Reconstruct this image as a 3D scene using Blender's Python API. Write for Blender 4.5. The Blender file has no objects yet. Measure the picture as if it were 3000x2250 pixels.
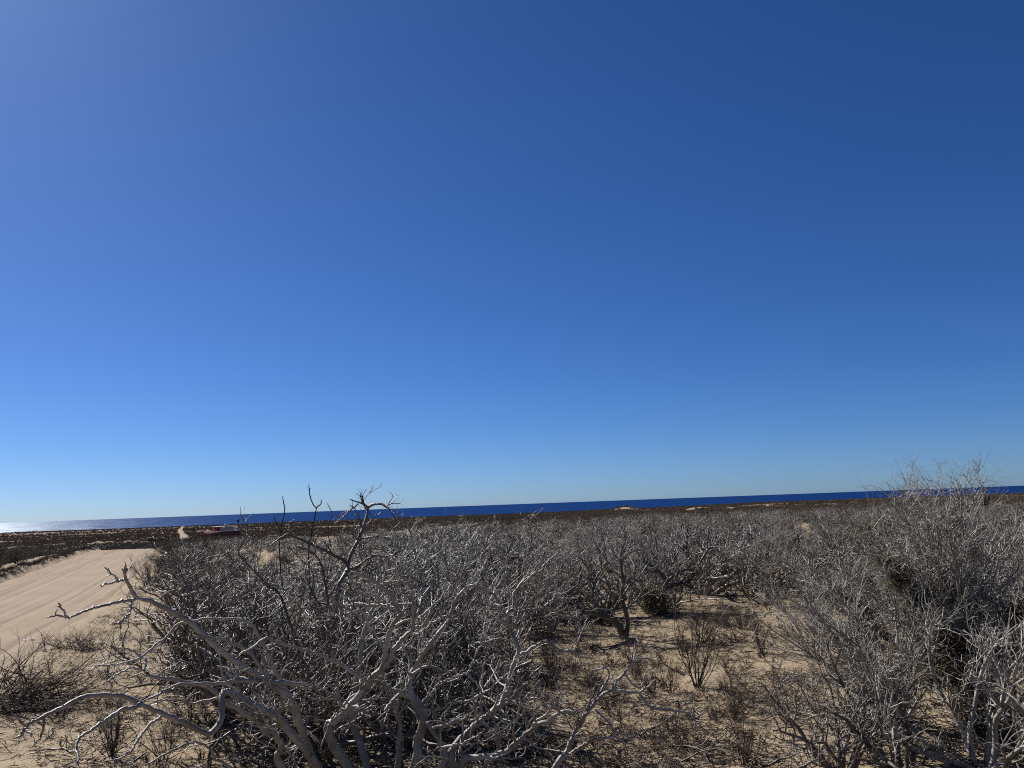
import bpy, math
import numpy as np

# ------------------------------------------------------------------ camera, sky, sun, exposure
FPX = 2340.0                                   # focal length in pixels of the 3000 px wide photograph
PITCH, ROLL = math.radians(8.55), math.radians(2.1)
CAM = np.array([0.0, 0.0, 2.6])
SUN_AZ, SUN_EL = math.radians(-47.0), math.radians(40.0)   # azimuth from +Y towards +X
sc = bpy.context.scene
col = sc.collection
F_ = np.array([0, math.cos(PITCH), math.sin(PITCH)])
_U0 = np.array([0, -math.sin(PITCH), math.cos(PITCH)])
_R0 = np.array([1.0, 0, 0])
R_ = math.cos(ROLL) * _R0 - math.sin(ROLL) * _U0
U_ = math.sin(ROLL) * _R0 + math.cos(ROLL) * _U0

cam_d = bpy.data.cameras.new('camera')
cam_d.sensor_fit = 'HORIZONTAL'
cam_d.sensor_width = 36.0
cam_d.lens = 36.0 * FPX / 3000.0
cam_d.clip_start, cam_d.clip_end = 0.05, 200000.0
cam = bpy.data.objects.new('camera', cam_d)
col.objects.link(cam)
from mathutils import Matrix
M4 = Matrix(((R_[0], U_[0], -F_[0], CAM[0]), (R_[1], U_[1], -F_[1], CAM[1]), (R_[2], U_[2], -F_[2], CAM[2]), (0, 0, 0, 1)))
cam.matrix_world = M4
sc.camera = cam

world = bpy.data.worlds.new('World')
sc.world = world
world.use_nodes = True
wn = world.node_tree.nodes
wl = world.node_tree.links
sky = wn.new('ShaderNodeTexSky')
sky.sky_type = 'NISHITA'
sky.sun_disc = False
sky.sun_elevation = SUN_EL
sky.sun_rotation = SUN_AZ
sky.altitude = 0.0
sky.air_density = 0.65
sky.dust_density = 0.32
sky.ozone_density = 6.0
bg = wn['Background']
bg.inputs['Strength'].default_value = 0.0572
tint = wn.new('ShaderNodeMix'); tint.data_type = 'RGBA'; tint.blend_type = 'MULTIPLY'; tint.inputs['Factor'].default_value = 1.0
tint.inputs['B'].default_value = (0.575, 0.735, 0.965, 1)         # the camera's white balance
sat = wn.new('ShaderNodeHueSaturation'); sat.inputs['Saturation'].default_value = 1.12
wl.new(sky.outputs[0], sat.inputs['Color'])
wl.new(sat.outputs[0], tint.inputs['A'])
wl.new(tint.outputs['Result'], bg.inputs['Color'])

sun_d = bpy.data.lights.new('sun', 'SUN')
sun_d.energy = 5.0
sun_d.angle = math.radians(0.53)
sun_d.color = (1.0, 0.965, 0.91)
sun = bpy.data.objects.new('sun', sun_d)
col.objects.link(sun)
from mathutils import Vector
sdir = Vector((math.sin(SUN_AZ) * math.cos(SUN_EL), math.cos(SUN_AZ) * math.cos(SUN_EL), math.sin(SUN_EL)))
sun.rotation_euler = sdir.to_track_quat('Z', 'Y').to_euler()
sun.location = (0, 0, 50)

vs = sc.view_settings
vs.view_transform = 'Standard'
vs.look = 'None'
vs.exposure = 0.66
vs.gamma = 1.0
vs.use_curve_mapping = False
sc.render.engine = 'CYCLES'
sc.cycles.use_denoising = False
sc.cycles.max_bounces = 5
sc.cycles.diffuse_bounces = 1
sc.cycles.pixel_filter_type = 'BLACKMAN_HARRIS'
sc.cycles.filter_width = 1.05
sc.cycles.glossy_bounces = 2
sc.cycles.sample_clamp_indirect = 4.0
sc.cycles.sample_clamp_direct = 0.0

# ------------------------------------------------------------------ helpers
rng = np.random.default_rng(11)


def ray(x, y):
    return F_ + R_ * (x - 1500.0) / FPX - U_ * (y - 1125.0) / FPX


def P3(x, y, depth):
    """point seen at pixel x, y of the photograph, depth metres straight ahead (along +Y)"""
    d = ray(x, y)
    return CAM + d * (depth / d[1])


def sstep(a, b, v):
    t = np.clip((v - a) / (b - a), 0, 1)
    return t * t * (3 - 2 * t)


_perm = np.random.default_rng(5).random((256, 256))


def vnoise(x, y):
    xi, yi = np.floor(x).astype(int), np.floor(y).astype(int)
    fx, fy = x - xi, y - yi
    fx, fy = fx * fx * (3 - 2 * fx), fy * fy * (3 - 2 * fy)
    a = _perm[xi & 255, yi & 255]; b = _perm[(xi + 1) & 255, yi & 255]
    c = _perm[xi & 255, (yi + 1) & 255]; d = _perm[(xi + 1) & 255, (yi + 1) & 255]
    return (a + (b - a) * fx) * (1 - fy) + (c + (d - c) * fx) * fy - 0.5


def fbm(x, y, o=4):
    s, a = 0.0, 1.0
    for i in range(o):
        s = s + a * vnoise(x * 2 ** i + 17.3 * i, y * 2 ** i + 9.1 * i); a *= 0.5
    return s


# road: right edge x as a function of y, then the centre line
_far = [(150, 470, 1622), (200, 497, 1600), (240, 524, 1588), (290, 540, 1576), (350, 538, 1568), (450, 530, 1559), (560, 527, 1552), (700, 533, 1547), (860, 537, 1543), (1100, 537, 1543)]
_ry = np.array([-60, 0, 14.9, 23.7, 28.7, 38.7, 50.6, 63.1, 80] + [f[0] for f in _far])
_rx = np.array([17, -4.3, -9.4, -12.5, -14.3, -18.2, -23.0, -28.0, -34.6] + [P3(f[1], f[2], f[0])[0] + 2.75 for f in _far])
HALF = 2.55


def road_x(y):
    return np.interp(y, _ry, _rx) - 2.75


def road_w(y):                                    # the road narrows beyond the crest
    return 1.0 - 0.58 * sstep(70, 130, y)


def road_u(x, y):                                # signed distance from the road's centre in half-widths of the near road, + to the right
    return (x - road_x(y)) * 0.925 / road_w(y)


# pale sand humps on the plain: centre x, y, half width, half depth, height
HUMPS = [(*P3(px, 1500, d)[:2], w * d / FPX, 9.0 + 0.02 * d, h) for px, d, w, h in (
    (1345, 112, 22, 0.7), (2050, 230, 45, 1.3), (2265, 240, 30, 1.0), (1640, 190, 25, 0.8), (2150, 215, 22, 0.8), (2430, 230, 24, 0.9), (1560, 300, 18, 1.0),
    (290, 235, 22, 1.2), (385, 240, 18, 1.1), (448, 236, 22, 1.2), (55, 215, 40, 1.1), (150, 240, 20, 0.9), (875, 210, 34, 1.0), (968, 190, 18, 0.8), (800, 250, 30, 1.0), (1832, 610, 30, 2.0))]


def humps(x, y):
    m = 0.0; z = 0.0
    for hx_, hy_, w, dp, h in HUMPS:
        wob_ = 1 + 0.6 * vnoise(x * 0.21 + hx_, y * 0.1)
        g = np.exp(-(((x - hx_) / w) ** 2 + ((y - hy_) / dp) ** 2) * wob_)
        z = z + h * g; m = np.maximum(m, g)
    return z, m


def terrain0(x, y):
    """large forms only"""
    u = road_u(x, y)
    left = 1 - sstep(-0.16, 0.02, (x + 3) / np.maximum(y, 8.0))       # 1 over the western half
    q = np.clip(x / np.maximum(y, 8.0), -0.8, 0.8)
    z = -4.3 * sstep(64, 122, y) * left
    z = z - 0.0060 * np.maximum(0, y - 150) * left
    z = z - np.interp(q, [0, 0.3], [0.0108, 0.0078]) * np.maximum(0, y - 62) * (1 - left)
    z = z - 1.55 * sstep(3.4, 15.0, -u) * (1 - sstep(60, 125, y))     # hollow west of the road
    edge = 900 + 0.36 * (x + 400) + 40 * vnoise(x * 0.011, y * 0.003)
    z = z + 1.3 * vnoise(x * 0.012 + 4, y * 0.012) * sstep(160, 420, y)
    z = z + 2.2 * np.exp(-((x + 610) / 55.0) ** 2 - ((y - 880) / 60.0) ** 2)
    z = z - 22.0 * sstep(edge, edge + 70, y) + humps(x, y)[0]
    return z


def terrain(x, y):
    u = road_u(x, y)
    z = terrain0(x, y)
    near = 1 - sstep(90, 250, np.hypot(x, y))
    off = sstep(HALF - 0.3, HALF + 1.0, np.abs(u))
    z = z + off * near * (0.10 * fbm(x * 0.45, y * 0.45, 3) + 0.05 * fbm(x * 2.4, y * 2.4, 2))
    berm = np.exp(-((u + HALF + 0.55) / 0.45) ** 2) * (0.30 + 0.35 * vnoise(x * 1.3, y * 1.3))
    berm2 = np.exp(-((u - HALF - 0.5) / 0.5) ** 2) * (0.06 + 0.10 * vnoise(x * 1.1 + 8, y * 1.1))
    z = z + (berm + berm2) * (1 - sstep(150, 300, y))
    z = z - 0.05 * (1 - off)
    return z


def T(x, y):
    return float(terrain(np.array([float(x)]), np.array([float(y)]))[0])


def gp(px, py):
    """ground point seen at pixel px, py"""
    d = ray(px, py)
    t = np.geomspace(3.0, 3000.0, 5000)
    p = CAM[None] + t[:, None] * d[None]
    return p[np.argmax(p[:, 2] < terrain(p[:, 0], p[:, 1]))]


def tag(o, label=None, cat=None, group=None, kind=None):
    if label: o['label'] = label
    if cat: o['category'] = cat
    if group: o['group'] = group
    if kind: o['kind'] = kind
    return o


def mesh_np(name, v, f, smooth=True):
    """v (N,3), f (M,k) arrays -> mesh"""
    me = bpy.data.meshes.new(name)
    v = np.asarray(v, np.float32); f = np.asarray(f, np.int32)
    k = f.shape[1]
    me.vertices.add(len(v)); me.vertices.foreach_set('co', v.ravel())
    me.loops.add(f.size); me.loops.foreach_set('vertex_index', f.ravel())
    me.polygons.add(len(f))
    me.polygons.foreach_set('loop_start', np.arange(0, f.size, k, dtype=np.int32))
    me.polygons.foreach_set('loop_total', np.full(len(f), k, np.int32))
    if smooth:
        me.polygons.foreach_set('use_smooth', np.ones(len(f), bool))
    me.update(calc_edges=True)
    return me


def ob(name, me, mat=None, parent=None):
    if mat is not None and not me.materials:
        me.materials.append(mat)
    o = bpy.data.objects.new(name, me)
    col.objects.link(o)
    if parent is not None:
        o.parent = parent
    return o


def empty(name, loc=(0, 0, 0), rz=0.0, s=1.0):
    o = bpy.data.objects.new(name, None)
    o.empty_display_size = 0.2
    o.location = loc; o.rotation_euler = (0, 0, rz); o.scale = (s, s, s)
    col.objects.link(o)
    return o


class Buf:
    """collects quads of tubes and other shapes into one mesh"""
    def __init__(self):
        self.v, self.f, self.n = [], [], 0

    def add(self, v, f):
        self.v.append(v.reshape(-1, 3)); self.f.append(f.reshape(-1, 4) + self.n); self.n += v.size // 3

    def tubes(self, pts, rad, k=3, r=None):
        """pts (N,P,3) rad (N,P)"""
        r = r or rng
        N, P, _ = pts.shape
        t = np.gradient(pts, axis=1)
        t /= np.linalg.norm(t, axis=2, keepdims=True) + 1e-9
        ref = r.normal(size=(N, 1, 3)) + 0 * t
        mt = t.mean(axis=1, keepdims=True)
        ref = ref - mt * (ref * mt).sum(2, keepdims=True) / ((mt * mt).sum(2, keepdims=True) + 1e-9)
        a = ref - t * (ref * t).sum(2, keepdims=True)
        a /= np.linalg.norm(a, axis=2, keepdims=True) + 1e-9
        b = np.cross(t, a)
        ang = np.arange(k) * 2 * math.pi / k
        v = pts[:, :, None] + rad[:, :, None, None] * (a[:, :, None] * np.cos(ang)[:, None] + b[:, :, None] * np.sin(ang)[:, None])
        idx = np.arange(N * P * k).reshape(N, P, k)
        i0 = idx[:, :-1]; i1 = idx[:, 1:]
        f = np.stack([i0, np.roll(i0, -1, 2), np.roll(i1, -1, 2), i1], -1)
        self.add(v, f)

    def box(self, x0, x1, y0, y1, z0, z1):
        v = np.array([(x, y, z) for z in (z0, z1) for y in (y0, y1) for x in (x0, x1)], float)
        f = np.array([(0, 2, 3, 1), (4, 5, 7, 6), (0, 1, 5, 4), (2, 6, 7, 3), (0, 4, 6, 2), (1, 3, 7, 5)])
        self.add(v, f)

    def mesh(self, name, smooth=True):
        return mesh_np(name, np.concatenate(self.v), np.concatenate(self.f), smooth)


def unit(v):
    return v / (np.linalg.norm(v, axis=-1, keepdims=True) + 1e-9)


def grow(st, d, L, P, wander, up=0.0, r=None):
    """random walks: st (N,3) d (N,3) L (N) -> pts (N,P,3), dirs (N,P,3)"""
    r = r or rng
    N = len(st)
    pts = np.empty((N, P, 3)); ds = np.empty((N, P, 3))
    p, q = st.copy(), unit(d)
    for i in range(P):
        pts[:, i], ds[:, i] = p, q
        q = unit(q + wander * r.normal(size=(N, 3)) + np.array([0, 0, up]))
        p = p + q * (L / (P - 1))[:, None]
    return pts, ds


def taper(r0, r1, P):
    t = np.linspace(0, 1, P)[None]
    return r0[:, None] * (1 - t) + r1[:, None] * t


def kids(pts, ds, rad, n, t0, t1, a0, a1, flat=0.0, r=None):
    """n children per branch -> starts, dirs, parent radius, t"""
    r = r or rng
    N, P, _ = pts.shape
    b = np.repeat(np.arange(N), n)
    t = r.uniform(t0, t1, len(b)) * (P - 1)
    i = np.minimum(t.astype(int), P - 2); fr = (t - i)[:, None]
    s = pts[b, i] * (1 - fr) + pts[b, i + 1] * fr
    d = unit(ds[b, i])
    w = unit(np.cross(d, r.normal(size=(len(b), 3))))
    an = r.uniform(a0, a1, len(b))[:, None]
    nd = d * np.cos(an) + w * np.sin(an)
    nd[:, 2] += flat
    return s, unit(nd), rad[b, i], t / (P - 1)


# ------------------------------------------------------------------ materials
def new_mat(name):
    m = bpy.data.materials.new(name); m.use_nodes = True
    nt = m.node_tree
    return m, nt.nodes, nt.links, nt.nodes['Principled BSDF']


def noise_node(n, l, scale, detail=4, rough=0.55, vec=None):
    t = n.new('ShaderNodeTexNoise'); t.inputs['Scale'].default_value = scale
    t.inputs['Detail'].default_value = detail; t.inputs['Roughness'].default_value = rough
    if vec is not None: l.new(vec, t.inputs['Vector'])
    return t


def ramp(n, l, src, stops):
    r = n.new('ShaderNodeValToRGB')
    while len(r.color_ramp.elements) < len(stops): r.color_ramp.elements.new(0.5)
    for e, (p, c) in zip(r.color_ramp.elements, stops):
        e.position = p; e.color = (*c, 1)
    l.new(src, r.inputs['Fac'])
    return r


def bark_mat(name, c0, c1, dark, scale=9.0, var=0.25, rough=0.7, spec=0.3):
    m, n, l, b = new_mat(name)
    tc = n.new('ShaderNodeTexCoord'); oi = n.new('ShaderNodeObjectInfo')
    nz = noise_node(n, l, scale, 5, 0.65, tc.outputs['Object'])
    rp = ramp(n, l, nz.outputs['Fac'], [(0.22, dark), (0.36, c0), (0.66, c1)])
    sp = noise_node(n, l, 38.0, 3, 0.6, tc.outputs['Object'])          # specks and scars
    sr = ramp(n, l, sp.outputs['Fac'], [(0.28, (0.25, 0.22, 0.20)), (0.40, (1, 1, 1))])
    st = noise_node(n, l, 2.2, 4, 0.6, tc.outputs['Object'])           # weather stains
    tr = ramp(n, l, st.outputs['Fac'], [(0.36, (0.62, 0.54, 0.44)), (0.56, (1, 1, 1)), (0.75, (1.0, 0.99, 0.97))])
    vr = ramp(n, l, oi.outputs['Random'], [(0.0, (1 - var * 1.3, 1 - var * 1.7, 1 - var * 2.1)), (0.3, (1, 1, 1)), (0.55, (1 - var * 0.5,) * 3), (0.8, (1, 0.99, 0.97)), (1.0, (1 - var * 1.7, 1 - var * 1.9, 1 - var * 2.1))])
    c = rp.outputs[0]
    for q in (sr, tr, vr):
        mx = n.new('ShaderNodeMix'); mx.data_type = 'RGBA'; mx.blend_type = 'MULTIPLY'; mx.inputs['Factor'].default_value = 1.0
        l.new(c, mx.inputs['A']); l.new(q.outputs[0], mx.inputs['B']); c = mx.outputs['Result']
    l.new(c, b.inputs['Base Color'])
    n2 = noise_node(n, l, 42, 6, 0.7, tc.outputs['Object'])
    bp = n.new('ShaderNodeBump'); bp.inputs['Strength'].default_value = 0.8; bp.inputs['Distance'].default_value = 0.012
    l.new(n2.outputs['Fac'], bp.inputs['Height']); l.new(bp.outputs[0], b.inputs['Normal'])
    b.inputs['Roughness'].default_value = rough; b.inputs['Specular IOR Level'].default_value = spec
    return m


M_pale = bark_mat('pale_bark', (0.225, 0.208, 0.175), (0.36, 0.335, 0.29), (0.06, 0.05, 0.038), 7.0, 0.08, 0.42, 0.7)
M_grey = bark_mat('grey_bark', (0.112, 0.095, 0.075), (0.205, 0.181, 0.150), (0.032, 0.025, 0.018), 6.0, 0.24, 0.42, 0.7)
M_thorn = bark_mat('thorn_bark', (0.24, 0.222, 0.187), (0.41, 0.385, 0.338), (0.05, 0.042, 0.033), 6.0, 0.07, 0.42, 0.7)
M_trunk = bark_mat('dark_trunk', (0.08, 0.069, 0.056), (0.155, 0.138, 0.116), (0.025, 0.02, 0.015), 6.0, 0.1, 0.5, 0.5)
M_brown = bark_mat('brown_twig', (0.065, 0.048, 0.040), (0.12, 0.095, 0.082), (0.03, 0.022, 0.02), 6.0, 0.3, 0.8, 0.2)
M_scrub = bark_mat('scrub_twig', (0.105, 0.087, 0.073), (0.18, 0.155, 0.135), (0.055, 0.044, 0.036), 0.9, 0.4, 0.8, 0.2)
M_heath = bark_mat('heath_twig', (0.145, 0.106, 0.08), (0.235, 0.18, 0.14), (0.08, 0.06, 0.045), 0.5, 0.45, 0.85, 0.15)
M_olive = bark_mat('olive_scrub', (0.07, 0.066, 0.038), (0.12, 0.112, 0.066), (0.04, 0.038, 0.022), 0.5, 0.3, 0.85, 0.15)
M_moss = bark_mat('moss_strand', (0.16, 0.145, 0.08), (0.27, 0.245, 0.14), (0.08, 0.07, 0.04), 8.0, 0.3, 0.85, 0.15)
M_green = bark_mat('green_leaf', (0.030, 0.048, 0.022), (0.055, 0.08, 0.035), (0.02, 0.028, 0.014), 3.0, 0.3, 0.7, 0.25)
M_cactus = bark_mat('cactus_skin', (0.03, 0.045, 0.024), (0.055, 0.07, 0.038), (0.02, 0.025, 0.015), 5.0, 0.1, 0.7, 0.2)


def sand_mat(name, c0, c1, litter, lit_amt, bump=0.5):
    m, n, l, b = new_mat(name)
    g = n.new('ShaderNodeNewGeometry')
    big = noise_node(n, l, 0.35, 5, 0.6, g.outputs['Position'])
    rp = ramp(n, l, big.outputs['Fac'], [(0.3, c0), (0.7, c1)])
    fine = noise_node(n, l, 5.5, 6, 0.72, g.outputs['Position'])
    lr = ramp(n, l, fine.outputs['Fac'], [(0.52, (0, 0, 0)), (0.72, (lit_amt,) * 3)])
    mx = n.new('ShaderNodeMix'); mx.data_type = 'RGBA'
    l.new(lr.outputs[0], mx.inputs['Factor']); l.new(rp.outputs[0], mx.inputs['A'])
    mx.inputs['B'].default_value = (*litter, 1)
    gr = noise_node(n, l, 60, 3, 0.6, g.outputs['Position'])
    gm = n.new('ShaderNodeMapRange'); gm.inputs['To Min'].default_value = 0.86; gm.inputs['To Max'].default_value = 1.12
    l.new(gr.outputs['Fac'], gm.inputs['Value'])
    so = n.new('ShaderNodeAttribute'); so.attribute_name = 'soil'          # brown crusted soil of the scrub plain
    ms = n.new('ShaderNodeMix'); ms.data_type = 'RGBA'; l.new(so.outputs['Fac'], ms.inputs['Factor'])
    l.new(mx.outputs['Result'], ms.inputs['A']); ms.inputs['B'].default_value = (0.15, 0.107, 0.076, 1)
    hs = n.new('ShaderNodeHueSaturation'); l.new(ms.outputs['Result'], hs.inputs['Color']); l.new(gm.outputs[0], hs.inputs['Value'])
    l.new(hs.outputs[0], b.inputs['Base Color'])
    bn = noise_node(n, l, 3.2, 7, 0.68, g.outputs['Position'])
    bp = n.new('ShaderNodeBump'); bp.inputs['Strength'].default_value = bump; bp.inputs['Distance'].default_value = 0.12
    l.new(bn.outputs['Fac'], bp.inputs['Height']); l.new(bp.outputs[0], b.inputs['Normal'])
    b.inputs['Roughness'].default_value = 0.95; b.inputs['Specular IOR Level'].default_value = 0.1
    return m


M_sand = sand_mat('sandy_ground', (0.255, 0.194, 0.127), (0.32, 0.248, 0.165), (0.085, 0.063, 0.047), 0.85, 0.6)
M_road = sand_mat('road_sand', (0.245, 0.186, 0.130), (0.285, 0.219, 0.155), (0.195, 0.146, 0.10), 0.45, 0.14)


def plain_mat(name, c, rough=0.85, var=0.15, scale=3.0):
    m, n, l, b = new_mat(name)
    g = n.new('ShaderNodeNewGeometry')
    nz = noise_node(n, l, scale, 5, 0.6, g.outputs['Position'])
    rp = ramp(n, l, nz.outputs['Fac'], [(0.25, tuple(x * (1 - var) for x in c)), (0.75, tuple(x * (1 + var) for x in c))])
    l.new(rp.outputs[0], b.inputs['Base Color']); b.inputs['Roughness'].default_value = rough
    return m


def sea_mat():
    m, n, l, b = new_mat('sea_water')
    out = n['Material Output']; n.remove(b)
    g = n.new('ShaderNodeNewGeometry')
    df = n.new('ShaderNodeBsdfDiffuse'); df.inputs['Color'].default_value = (0.001, 0.010, 0.062, 1)
    gl = n.new('ShaderNodeBsdfAnisotropic'); gl.distribution = 'BECKMANN'; gl.inputs['Color'].default_value = (0.86, 0.96, 1.0, 1)
    mp = n.new('ShaderNodeMapping'); mp.inputs['Scale'].default_value = (0.16, 0.0055, 1)
    l.new(g.outputs['Position'], mp.inputs['Vector'])
    n1 = noise_node(n, l, 1.0, 3, 0.65, mp.outputs[0])
    rg = n.new('ShaderNodeMapRange'); rg.inputs['From Min'].default_value = 0.40; rg.inputs['From Max'].default_value = 0.70
    rg.inputs['To Min'].default_value = 0.44; rg.inputs['To Max'].default_value = 0.57
    l.new(n1.outputs['Fac'], rg.inputs['Value']); l.new(rg.outputs[0], gl.inputs['Roughness'])
    mx = n.new('ShaderNodeMixShader'); mx.inputs[0].default_value = 0.27
    l.new(df.outputs[0], mx.inputs[1]); l.new(gl.outputs[0], mx.inputs[2]); l.new(mx.outputs[0], out.inputs['Surface'])
    return m


# ------------------------------------------------------------------ setting: ground, road, sea
def build_ground():
    rr = np.concatenate([[0.0], np.geomspace(1.2, 1500, 330)])
    fine = np.linspace(-46, 46, 420)
    coarse = np.linspace(50, 310, 60)
    az = np.radians(np.concatenate([fine, coarse]))
    A, Rr = np.meshgrid(az, rr[1:])
    x, y = (np.sin(A) * Rr), (np.cos(A) * Rr)
    z = terrain(x, y)
    v = np.stack([x, y, z], -1)
    nR, nA = A.shape
    idx = np.arange(nR * nA).reshape(nR, nA)
    i0, i1 = idx[:-1], idx[1:]
    f = np.stack([i0, i1, np.roll(i1, -1, 1), np.roll(i0, -1, 1)], -1).reshape(-1, 4)
    # close the middle
    vv = np.concatenate([v.reshape(-1, 3), [[0, 0, T(0, 0)]]])
    c = len(vv) - 1
    ring = idx[0]
    fan = np.array([(c, ring[i], ring[(i + 1) % nA], ring[(i + 2) % nA]) for i in range(0, nA - 1, 2)])
    me = mesh_np('ground', vv, np.concatenate([f[:, ::-1], fan[:, ::-1]]))
    dist = np.hypot(vv[:, 0], vv[:, 1])
    soil = sstep(75, 170, dist) * (0.55 + 0.45 * sstep(-0.25, 0.15, 0.2 - fbm(vv[:, 0] * 0.018 + 3, vv[:, 1] * 0.009, 3)))
    soil = np.maximum(soil, sstep(420, 560, vv[:, 1]))
    soil = soil * (1 - sstep(0.25, 0.5, humps(vv[:, 0], vv[:, 1])[1]))
    at_ = me.attributes.new('soil', 'FLOAT', 'POINT'); at_.data.foreach_set('value', soil.astype(np.float32))
    o = ob('ground', me, M_sand)
    tag(o, 'sandy ground littered with dry twigs', None, None, 'structure')


build_ground()


def build_road():
    s = np.concatenate([np.arange(-25, 72, 0.4), np.geomspace(72, 930, 160)])
    u = np.linspace(-HALF - 0.9, HALF + 0.9, 131)
    U, S = np.meshgrid(u, s)
    x = road_x(S) + U * road_w(S) / 0.925
    y = S
    z = terrain0(x, y)
    near = 1 - sstep(80, 200, y)
    wob = 0.35 * vnoise(S * 0.08, 0 * S) + 0.15 * vnoise(S * 0.31, 0 * S + 3)
    ruts = 0
    rr_ = np.random.default_rng(44)
    for k in range(20):
        c = rr_.uniform(-2.3, 2.3); w = rr_.uniform(0.06, 0.14); d = rr_.uniform(0.016, 0.05)
        cc = c + wob + 0.35 * vnoise(S * 0.035 + c * 7, 0 * S + c)
        on = sstep(-0.2, 0.05, vnoise(S * 0.06 + 3.3 * k, 0 * S + k))
        ruts = ruts + on * (-d * np.exp(-((U - cc) / w) ** 2) + 0.6 * d * np.exp(-((U - cc - 1.7 * w) / (w * 0.7)) ** 2))
    z = z + 0.03 + near * (ruts * 0.9 + 0.02 * fbm(x * 1.5, y * 0.5, 3) + 0.012 * vnoise(U * 9, S * 0.25)) + 0.05 * np.cos(U / HALF * 1.3)
    z = z - 0.22 * sstep(HALF - 0.2, HALF + 0.9, np.abs(U) + 0.5 * vnoise(S * 0.7, U * 0.3))
    far = sstep(140, 500, y)
    z = z + 0.25 * far * (1 - sstep(HALF, HALF + 0.9, np.abs(U)))
    v = np.stack([x, y, z], -1)
    idx = np.arange(U.size).reshape(U.shape)
    f = np.stack([idx[:-1, :-1], idx[:-1, 1:], idx[1:, 1:], idx[1:, :-1]], -1).reshape(-1, 4)
    o = ob('dirt_road', mesh_np('dirt_road', v.reshape(-1, 3), f), M_road)
    tag(o, 'pale sand road with tyre ruts running over a crest towards the sea', None, None, 'structure')


build_road()

SEA = -15.0
sb = 90000.0
me = mesh_np('sea', np.array([(-sb, 600, SEA), (sb, 600, SEA), (sb, sb, SEA), (-sb, sb, SEA)]), np.array([(0, 1, 2, 3)]), False)
tag(ob('sea', me, sea_mat()), 'deep blue sea glittering under the sun along the horizon', None, None, 'structure')


# ------------------------------------------------------------------ shrub prototypes (each built once, at the origin)
class Proto:
    def __init__(self): self.stems, self.twigs, self.all_stems = [], None, None


def finish(stem_list, twig_buf, name, mats):
    p = Proto()
    allb = Buf()
    for pts, rad in stem_list:
        b = Buf(); b.tubes(pts[None], rad[None], 7)
        m = b.mesh(name + '_stem'); m.materials.append(mats[0]); p.stems.append(m)
        allb.tubes(pts[None], rad[None], 6)
    p.all_stems = allb.mesh(name + '_stems'); p.all_stems.materials.append(mats[0])
    p.twigs = twig_buf.mesh(name + '_twigs'); p.twigs.materials.append(mats[1])
    return p


def knob(rad, r, amt=0.12):
    return rad * (1 + amt * r.normal(size=rad.shape))


def lomboy(seed, H=1.9, ns=6, dens=1.0, mats=(M_grey, M_grey), thick=1.0, spread=(0.45, 1.05)):
    """crooked pale-barked shrub: leaning stems, angular limbs, stubby curled twigs"""
    r = np.random.default_rng(seed)
    az = np.arange(ns) * 2 * math.pi / ns + r.uniform(-0.4, 0.4, ns)
    tilt = r.uniform(*spread, ns)
    d = np.stack([np.sin(tilt) * np.cos(az), np.sin(tilt) * np.sin(az), np.cos(tilt)], -1)
    st = np.stack([0.05 * np.cos(az), 0.05 * np.sin(az), np.full(ns, -0.05)], -1)
    L = H * r.uniform(0.75, 1.1, ns)
    pts, ds = grow(st, d, L, 12, 0.17, 0.02, r)
    r0 = thick * r.uniform(0.028, 0.045, ns) * H / 1.9
    rad = knob(taper(r0, r0 * 0.4, 12), r, 0.06)
    stems = [(pts[i], rad[i]) for i in range(ns)]
    tb = Buf()
    s, dd, pr, t = kids(pts, ds, rad, 6, 0.2, 1.0, 0.4, 1.2, 0.15, r)
    n = len(s); L1 = H * r.uniform(0.25, 0.5, n)
    p1, d1 = grow(s, dd, L1, 8, 0.24, 0.05, r)
    a = np.minimum(pr * 0.62, 0.020 * thick); R1 = knob(taper(a, a * 0.45, 8), r, 0.07)
    tb.tubes(p1, R1, 5, r)
    s, dd, pr, t = kids(p1, d1, R1, max(1, int(round(5 * dens))), 0.2, 1.0, 0.5, 1.3, 0.18, r)
    n = len(s); L2 = H * r.uniform(0.12, 0.28, n)
    p2, d2 = grow(s, dd, L2, 6, 0.30, 0.05, r)
    a = np.minimum(pr * 0.75, 0.0135 * thick); R2 = taper(a, a * 0.55, 6)
    tb.tubes(p2, R2, 4, r)
    s, dd, pr, t = kids(p2, d2, R2, max(1, int(round(3 * dens))), 0.15, 1.0, 0.5, 1.4, 0.15, r)
    n = len(s); L3 = H * r.uniform(0.05, 0.15, n)
    p3, d3 = grow(s, dd, L3, 4, 0.35, 0.08, r)
    a = np.minimum(pr * 0.8, 0.0092 * thick); R3 = taper(a, a * 0.5, 4)
    tb.tubes(p3, R3, 3, r)
    return finish(stems, tb, 'bare_shrub', mats)


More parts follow.
